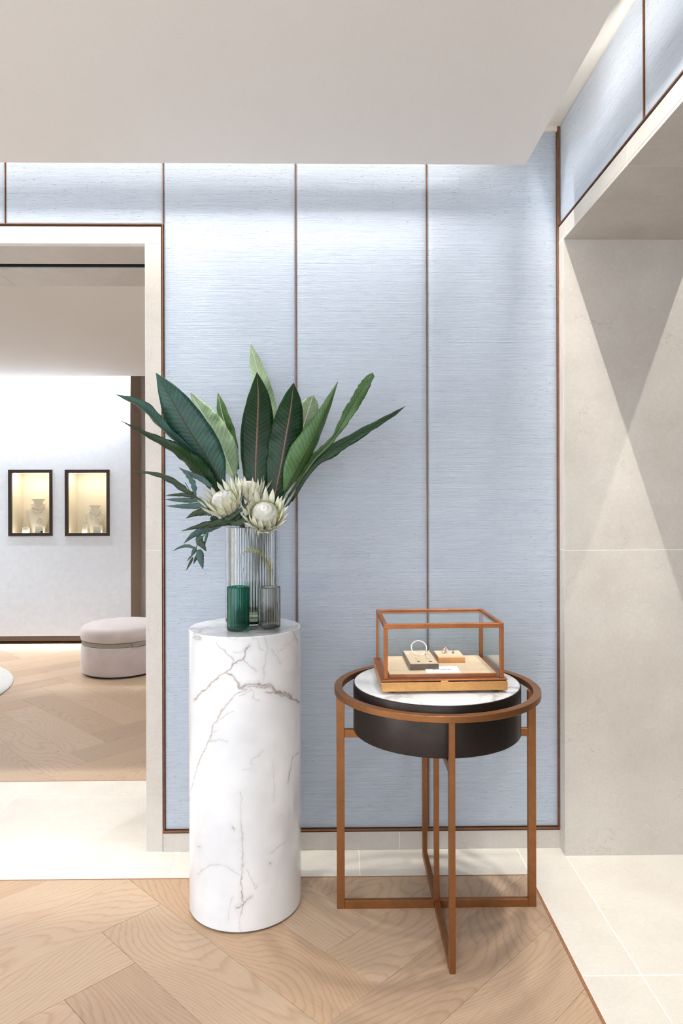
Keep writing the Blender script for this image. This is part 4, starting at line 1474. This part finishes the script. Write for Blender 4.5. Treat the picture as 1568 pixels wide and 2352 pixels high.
def ribbon(name, pts, widths, mat, parent, twist=0.0, fold=0.12, wave=0.0, wfreq=6.0, n=36, na=8, ragged=0.0, twist2=None, thick=0.0007, seed=0):
    """leaf blade along pts (base to tip); widths = half widths at even steps; twist turns it edge-on"""
    rnd = random.Random(seed)
    path = catmull(pts, n)
    wl2 = np.interp(np.linspace(0, 1, n + 1), np.linspace(0, 1, len(widths)), widths)
    wl2 = np.maximum(wl2, 0.0003)
    if len(widths) > 3:
        k = np.array([0.25, 0.5, 0.25])
        sm = np.convolve(np.pad(wl2, 1, mode='edge'), k, 'valid')
        sm[-1] = 0.0003
        wl2 = sm
    tw2 = twist if twist2 is None else twist2
    vs, fs, uvs = [], [], []
    L = sum((path[q + 1] - path[q]).length for q in range(n))
    rl = [1 - ragged * rnd.random() for _ in range(n + 1)]
    rr_ = [1 - ragged * rnd.random() for _ in range(n + 1)]
    for q in range(n + 1):
        p = path[q]
        t = (path[min(q + 1, n)] - path[max(q - 1, 0)]).normalized()
        s = t.cross(VIEW)
        s = s.normalized() if s.length > 1e-4 else Vector((1, 0, 0))
        nn = s.cross(t).normalized()
        ph = twist + (tw2 - twist) * q / n
        s2 = s * math.cos(ph) + nn * math.sin(ph)
        n2 = s2.cross(t).normalized()
        for k in range(na + 1):
            x = -1 + 2 * k / na
            e = rl[q] if x < 0 else rr_[q]
            off = fold * (abs(x) ** 1.4) * wl2[q] + wave * wl2[q] * (x * x) * math.sin(wfreq * 2 * PI * q / n + (1.3 if x > 0 else 0.0))
            vs.append(p + s2 * (x * wl2[q] * e) + n2 * off)
            uvs.append((q / n * L / 0.5, x))
    for q in range(n):
        for k in range(na):
            a = q * (na + 1) + k
            fs.append((a, a + 1, a + na + 2, a + na + 1))
    o = mesh(name, vs, fs, mat, parent, True, uvs)
    md = o.modifiers.new('thickness', 'SOLIDIFY')
    md.thickness = thick
    md.offset = 0
    return o, path


PXM = 2.69 / FPX   # metres per pixel at the vase


def loc_pts(pts, base):
    return [at_y(u, v, Y) - base for u, v, Y in pts]


VB = Vector((VX, VY, ZP))


def big_leaf(label, stem, blade, widths, mat, twist=0.0, fold=0.15, wave=0.0, wf=6.0, ragged=0.0, rib=None, twist2=None, seed=0, n=40):
    """stem and blade as lists of (u, v, Y); widths are half widths in pixels"""
    t = empty('tropical_leaf', VB, label, 'leaf', 'large leaves in the bouquet')
    bp = loc_pts(blade, VB)
    o, path = ribbon('blade', bp, [w * PXM for w in widths], mat, t, twist, fold, wave, wf, n=n, ragged=ragged, twist2=twist2, seed=seed)
    sp = loc_pts(stem, VB) + [bp[0]]
    tube('stem', catmull(sp, 16), 0.0040, STEM_GR, t, 8)
    m = len(path)
    tube('midrib', path[:int(m * 0.94)], [0.0030 * (1 - 0.8 * q / m) for q in range(int(m * 0.94))], rib or STEM_GR, t, 6)
    return t


MOUTH = 1209
RIBC = plain('pinkish_midrib', srgb(150, 104, 88), 0.5)
RIBL = plain('pale_midrib', srgb(206, 214, 176), 0.5)
RIBD = plain('olive_midrib', srgb(58, 60, 38), 0.5)
big_leaf('narrow leaf arching out to the highest tip at the doorway side', [(610, 1400, 2.70), (560, 1215, 2.66)], [(505, 1110, 2.60), (432, 1038, 2.55), (375, 985, 2.52), (325, 935, 2.5), (264, 905, 2.5)],
         [5, 9, 12, 11, 16, 15, 9, 0], LEAF_T, 0.75, 0.5, 0.1, seed=1, rib=RIBD)
big_leaf('narrow dark leaf drooping below the others at the doorway side', [(600, 1400, 2.70), (555, 1215, 2.66)], [(505, 1140, 2.58), (455, 1078, 2.54), (400, 1032, 2.5), (345, 1003, 2.49), (277, 966, 2.48)],
         [8, 20, 24, 16, 12, 9, 4, 0], LEAF_D, 0.5, 0.4, 0.12, seed=2, ragged=0.12, rib=RIBD)
big_leaf('broad blue-green leaf leaning towards the doorway', [(590, 1400, 2.67), (562, 1215, 2.63)], [(510, 1112, 2.58), (470, 1045, 2.55), (432, 985, 2.53), (395, 920, 2.52), (358, 856, 2.54)],
         [8, 34, 43, 44, 41, 33, 20, 0], LEAF_T, 0.12, 0.16, 0.03, seed=3, rib=RIBD)
big_leaf('leaf with lit pale colour behind the broad blue-green leaf', [(600, 1400, 2.74), (575, 1215, 2.75)], [(537, 1095, 2.76), (515, 1040, 2.76), (485, 985, 2.77), (462, 945, 2.78), (436, 900, 2.79)],
         [6, 27, 34, 34, 32, 25, 14, 0], LEAF_P, 0.25, 0.25, 0.05, seed=4, rib=RIBL, ragged=0.05)
big_leaf('small pointed leaf tip rising behind the pale leaf', [(600, 1400, 2.75), (580, 1215, 2.78)], [(540, 1080, 2.82), (524, 1000, 2.84), (510, 950, 2.85), (500, 901, 2.86)],
         [10, 18, 19, 16, 12, 0], LEAF_M, 0.35, 0.2, 0.05, seed=5, rib=RIBL)
big_leaf('tallest light green leaf rising at the back of the bouquet', [(600, 1400, 2.75), (600, 1215, 2.80)], [(622, 1080, 2.85), (622, 1000, 2.87), (613, 930, 2.88), (594, 860, 2.88), (574, 786, 2.88)],
         [8, 12, 17, 22, 24, 21, 15, 0], LEAF_P, -0.15, 0.25, 0.22, 4.0, seed=6, rib=RIBL, ragged=0.05)
big_leaf('dark upright leaf with pinkish rib at the bouquet centre', [(590, 1400, 2.66), (585, 1215, 2.64)], [(585, 1165, 2.62), (588, 1050, 2.62), (591, 975, 2.63), (593, 910, 2.65), (590, 854, 2.68)],
         [5, 26, 35, 38, 37, 32, 25, 14, 0], LEAF_D, 0.0, 0.16, 0.03, seed=7, rib=RIBC)
big_leaf('dark broad leaf with reddish rib leaning to the table side', [(585, 1400, 2.66), (608, 1215, 2.64)], [(622, 1180, 2.62), (645, 1070, 2.62), (657, 1000, 2.62), (668, 935, 2.63), (674, 879, 2.66)],
         [4, 24, 34, 38, 37, 33, 27, 17, 0], LEAF_D, -0.1, 0.18, 0.05, seed=8, rib=RIBC)
big_leaf('leaf with lit pale colour behind the reddish-ribbed leaf', [(585, 1400, 2.74), (620, 1215, 2.76)], [(662, 1090, 2.78), (680, 1030, 2.79), (698, 975, 2.80), (712, 930, 2.80), (719, 907, 2.80)],
         [5, 20, 27, 26, 24, 17, 0], LEAF_P, 0.0, 0.15, 0.08, seed=9, rib=RIBL)
big_leaf('folded leaf with bright face and sharp tip at the table side', [(585, 1400, 2.68), (622, 1215, 2.66)], [(655, 1130, 2.62), (690, 1060, 2.6), (722, 1000, 2.59), (750, 940, 2.58), (776, 876, 2.57)],
         [5, 24, 31, 27, 20, 14, 8, 0], LEAF_M, -0.65, 0.55, 0.03, seed=10, rib=RIBD)
big_leaf('torn narrow leaf with blunt ragged tip farthest up at the table side', [(580, 1400, 2.70), (625, 1215, 2.68)], [(662, 1140, 2.66), (715, 1060, 2.64), (765, 1005, 2.63), (800, 945, 2.62), (830, 895, 2.62), (856, 856, 2.62)],
         [4, 5, 11, 13, 6, 11, 15, 16, 15, 13, 8], LEAF_M, 0.35, 0.35, 0.18, 3.0, seed=11, ragged=0.25, rib=RIBD)
big_leaf('long thin leaf reaching out lowest over the silk at the table side', [(580, 1400, 2.70), (628, 1215, 2.67)], [(668, 1150, 2.64), (715, 1075, 2.62), (765, 1030, 2.6), (840, 985, 2.58), (890, 957, 2.57), (931, 933, 2.56)],
         [4, 6, 8, 17, 15, 11, 8, 6, 0], LEAF_D, 0.6, 0.4, 0.1, seed=12, ragged=0.1, rib=RIBD)


# ---- proteas
def bract_mesh(name, L, W, curl, flare):
    n, na = 9, 4
    vs, fs = [], []
    for q in range(n + 1):
        f = q / n
        w = W * (math.sin(PI * min(1, f * 0.62 + 0.22)) ** 0.8) * (1 - f ** 5)
        r = flare * (f ** 1.2) * L - curl * L * (f ** 3)
        for k in range(na + 1):
            x = -1 + 2 * k / na
            vs.append((x * w, r - 0.35 * w * (1 - x * x), f * L))
    for q in range(n):
        for k in range(na):
            a = q * (na + 1) + k
            fs.append((a, a + 1, a + na + 2, a + na + 1))
    me_ = bpy.data.meshes.new(name)
    me_.from_pydata(vs, [], fs)
    me_.materials.append(PROTEA)
    me_.polygons.foreach_set('use_smooth', [True] * len(me_.polygons))
    return me_


BR = [bract_mesh('bract', 0.090, 0.0098, 0.10, 0.05), bract_mesh('bract', 0.086, 0.0105, 0.04, 0.15), bract_mesh('bract', 0.060, 0.0112, 0.02, 0.24), bract_mesh('bract', 0.038, 0.0115, 0.02, 0.24)]


def protea(base, axis, size, label, stem, seed):
    rnd = random.Random(seed)
    ax = Vector(axis).normalized()
    q = Vector((0, 0, 1)).rotation_difference(ax)
    t = empty('protea_flower', base, label, 'flower', 'cream proteas in the bouquet')
    rot = q.to_matrix().to_4x4() @ Matrix.Scale(size, 4)
    inv = rot
    # receptacle, fringe and dome share the flower axis
    def add(o):
        o.matrix_basis = inv
        return o
    add(lathe('calyx', [(0.0, -0.012), (0.010, -0.010), (0.022, 0.0), (0.038, 0.016), (0.042, 0.03), (0.0, 0.032)], CALYX, t, 24))
    dome = [(0.0, 0.0822)] + [(0.044 * math.sin(a) ** 0.95, 0.040 + 0.042 * math.cos(a)) for a in [0.12, 0.25, 0.45, 0.7, 0.95, 1.2, 1.45, 1.7]] + [(0.038, 0.028)]
    add(lathe('dome', dome, PROTEA_C, t, 40))
    # fine styles running over the dome
    vs, fs = [], []
    for s_ in range(64):
        a = 2 * PI * s_ / 64
        for r0, z0, r1, z1 in ((0.0446, 0.032, 0.0430, 0.056), (0.0430, 0.056, 0.0315, 0.0725), (0.0315, 0.0725, 0.015, 0.0810), (0.015, 0.0808, 0.0008, 0.0822)):
            p0 = Vector((r0 * math.cos(a), r0 * math.sin(a), z0))
            p1 = Vector((r1 * math.cos(a), r1 * math.sin(a), z1))
            tv, tf = tube_data([p0, p1], [0.0011, 0.0010], 4)
            b0_ = len(vs)
            vs += tv
            fs += [tuple(x + b0_ for x in f) for f in tf]
    add(tag(mesh('styles', vs, fs, PROTEA_C, t, True), kind='stuff'))
    vs, fs = [], []
    for s_ in range(150):
        a = rnd.uniform(0, 2 * PI)
        r0 = rnd.uniform(0.039, 0.044)
        r1 = r0 + rnd.uniform(0.003, 0.010)
        z1 = rnd.uniform(0.044, 0.064)
        tv, tf = tube_data([(r0 * math.cos(a), r0 * math.sin(a), 0.022), (r1 * math.cos(a), r1 * math.sin(a), z1)], [0.0014, 0.0008], 4)
        b0_ = len(vs)
        vs += tv
        fs += [tuple(x + b0_ for x in f) for f in tf]
    add(tag(mesh('fringe', vs, fs, PROTEA_F, t, True), kind='stuff'))
    for ring_i, (cnt, r0, z0, ml, tilt) in enumerate(((15, 0.046, 0.014, BR[0], 0.22), (17, 0.046, 0.006, BR[1], 0.36), (15, 0.040, 0.000, BR[2], 0.46), (12, 0.032, -0.008, BR[3], 0.52))):
        for k in range(cnt):
            a = 2 * PI * (k + 0.5 * (ring_i % 2)) / cnt + rnd.uniform(-0.09, 0.09)
            o = put(bpy.data.objects.new('bract', ml), t)
            sc = rnd.uniform(0.88, 1.1)
            o.matrix_basis = (inv @ Matrix.Rotation(a - PI / 2, 4, 'Z') @ Matrix.Translation((0, r0, z0))
                              @ Matrix.Rotation(-(tilt + rnd.uniform(-0.08, 0.08)), 4, 'X') @ Matrix.Scale(sc, 4))
    sp = [Vector(base) * 0 + ax * (-0.008 * size)] + [Vector(p) - Vector(base) for p in stem]
    tube('stem', catmull(sp, 18), 0.0060, STEM_BR, t, 8)
    return t


b1 = at_y(525, 1172, 2.57)
protea(b1, (-0.30, -0.60, 0.74), 1.0, 'cream protea flower leaning to the doorway side of the bouquet', [at_y(556, 1212, 2.63), at_y(590, 1320, 2.69), at_y(592, 1410, 2.69)], 3)
b2 = at_y(573, 1150, 2.61)
protea(b2, (0.02, -0.12, 0.98), 0.9, 'cream protea flower standing behind the two others', [at_y(585, 1212, 2.67), at_y(600, 1320, 2.69), at_y(604, 1410, 2.69)], 4)
b3 = at_y(608, 1199, 2.55)
protea(b3, (0.08, -0.80, 0.62), 1.06, 'cream protea flower facing forward just above the vase rim', [at_y(598, 1232, 2.62), at_y(585, 1320, 2.69), at_y(575, 1410, 2.69)], 5)


# ---- blue fern fronds
def frond(label, rachis, lobes, mat, seed):
    t = empty('fern_frond', VB, label, 'fern frond', 'blue fern fronds in the bouquet')
    path = catmull(loc_pts(rachis, VB), 30)
    tube('stalk', path, [0.0034 - 0.0022 * q / len(path) for q in range(len(path))], STEM_GR, t, 6)
    for k, (pts, w, tw) in enumerate(lobes):
        w = [w * f for f in (0.45, 0.8, 1.0, 0.95, 0.8, 0.6, 0.35, 0)]
        ribbon('leaflet', loc_pts(pts, VB), [x * PXM for x in w], mat[k % len(mat)], t, tw, 0.2, 0.35, 5.0 + k % 3, n=26, na=6, ragged=0.10, seed=seed * 50 + k)
    return t


Yf = 2.54
frond('spreading blue-green fern frond with long finger leaflets at the doorway side',
      [(585, 1400, 2.69), (560, 1215, 2.62), (500, 1193, 2.56), (482, 1181, 2.55), (462, 1156, 2.54), (439, 1132, 2.53), (425, 1108, 2.53)],
      [([(442, 1136, Yf), (425, 1127, Yf), (400, 1108, Yf), (372, 1094, Yf), (340, 1086, Yf), (306, 1084, Yf)], 8, 0.3),
       ([(447, 1140, Yf), (443, 1112, Yf), (428, 1088, Yf), (410, 1073, Yf)], 7, 0.3),
       ([(486, 1118, Yf), (462, 1100, Yf), (436, 1088, Yf), (412, 1075, Yf)], 7, 0.2),
       ([(452, 1143, Yf), (425, 1137, Yf), (400, 1137, Yf), (380, 1138, Yf)], 4.5, 0.2),
       ([(460, 1150, Yf), (430, 1149, Yf), (402, 1148, Yf), (378, 1147, Yf)], 6, 0.1),
       ([(482, 1160, Yf), (450, 1162, Yf), (415, 1163, Yf), (380, 1162, Yf)], 7, 0.1),
       ([(500, 1172, Yf), (470, 1175, Yf), (447, 1180, Yf), (426, 1191, Yf)], 9, 0.1),
       ([(482, 1184, Yf), (470, 1168, Yf), (458, 1150, Yf), (447, 1140, Yf)], 7, 0.1)],
      [FERN_D, FERN, FERN], 1)
frond('fern frond with broad wavy leaflets resting across the vase rim',
      [(600, 1400, 2.69), (585, 1215, 2.60), (560, 1203, 2.545), (530, 1201, 2.53), (500, 1204, 2.52), (470, 1212, 2.51)],
      [([(545, 1196, 2.53), (510, 1200, 2.52), (465, 1207, 2.51), (416, 1220, 2.51)], 9, 0.15),
       ([(510, 1205, 2.53), (475, 1215, 2.52), (445, 1228, 2.51), (421, 1249, 2.51)], 9, 0.2),
       ([(530, 1203, 2.52), (555, 1198, 2.51), (578, 1183, 2.50), (600, 1163, 2.49)], 8, 0.2),
       ([(515, 1196, 2.52), (535, 1184, 2.51), (556, 1168, 2.50), (577, 1147, 2.50)], 6, 0.2),
       ([(520, 1200, 2.53), (515, 1186, 2.52), (506, 1178, 2.51)], 8, 0.1),
       ([(500, 1203, 2.53), (490, 1192, 2.52), (482, 1190, 2.51)], 9, 0.1),
       ([(535, 1200, 2.53), (545, 1188, 2.52), (550, 1172, 2.51)], 8, 0.1),
       ([(548, 1203, 2.54), (562, 1180, 2.55), (558, 1150, 2.55), (555, 1132, 2.56)], 6, 0.3),
       ([(490, 1208, 2.53), (470, 1205, 2.52), (452, 1208, 2.51)], 8, 0.1)],
      [FERN_D, FERN, FERN_D], 2)
frond('small trailing fern frond hanging beside the vase',
      [(600, 1400, 2.70), (580, 1218, 2.62), (530, 1206, 2.56), (488, 1208, 2.53), (472, 1225, 2.52), (455, 1248, 2.52), (443, 1275, 2.52)],
      [([(448, 1259, 2.52), (430, 1254, 2.52), (414, 1257, 2.52), (396, 1266, 2.52)], 4, 0.2),
       ([(455, 1243, 2.52), (463, 1250, 2.51), (474, 1267, 2.51)], 8, 0.1),
       ([(456, 1262, 2.52), (460, 1282, 2.51), (466, 1308, 2.51)], 9, 0.1),
       ([(450, 1258, 2.52), (444, 1268, 2.52), (438, 1280, 2.52)], 5, 0.1),
       ([(443, 1280, 2.52), (436, 1294, 2.52), (427, 1311, 2.52)], 3, 0.2),
       ([(441, 1276, 2.52), (435, 1282, 2.52), (429, 1290, 2.52)], 2, 0.2),
       ([(462, 1230, 2.52), (456, 1240, 2.52), (452, 1252, 2.52)], 8, 0.1),
       ([(455, 1275, 2.52), (449, 1284, 2.52), (444, 1296, 2.52)], 4, 0.2),
       ([(478, 1218, 2.52), (472, 1240, 2.52), (469, 1255, 2.52)], 3, 0.3)],
      [FERN, FERN_D, FERN], 3)

# curled tassel inside the vase
ts = empty('grass_tassel', VB, 'curled yellow-green seed tassel arching inside the glass vase', 'tassel')
tp = catmull(loc_pts([(575, 1405, 2.66), (556, 1330, 2.64), (545, 1285, 2.63), (560, 1266, 2.63), (585, 1264, 2.63), (606, 1278, 2.63), (622, 1305, 2.64), (629, 1345, 2.66)], VB), 90)
tube('seed_head', tp[38:], [0.0058 + 0.0018 * (q % 2) for q in range(len(tp) - 38)], TASSEL, ts, 7)
tube('stem', tp[:40], 0.0022, STEM_GR, ts, 6)
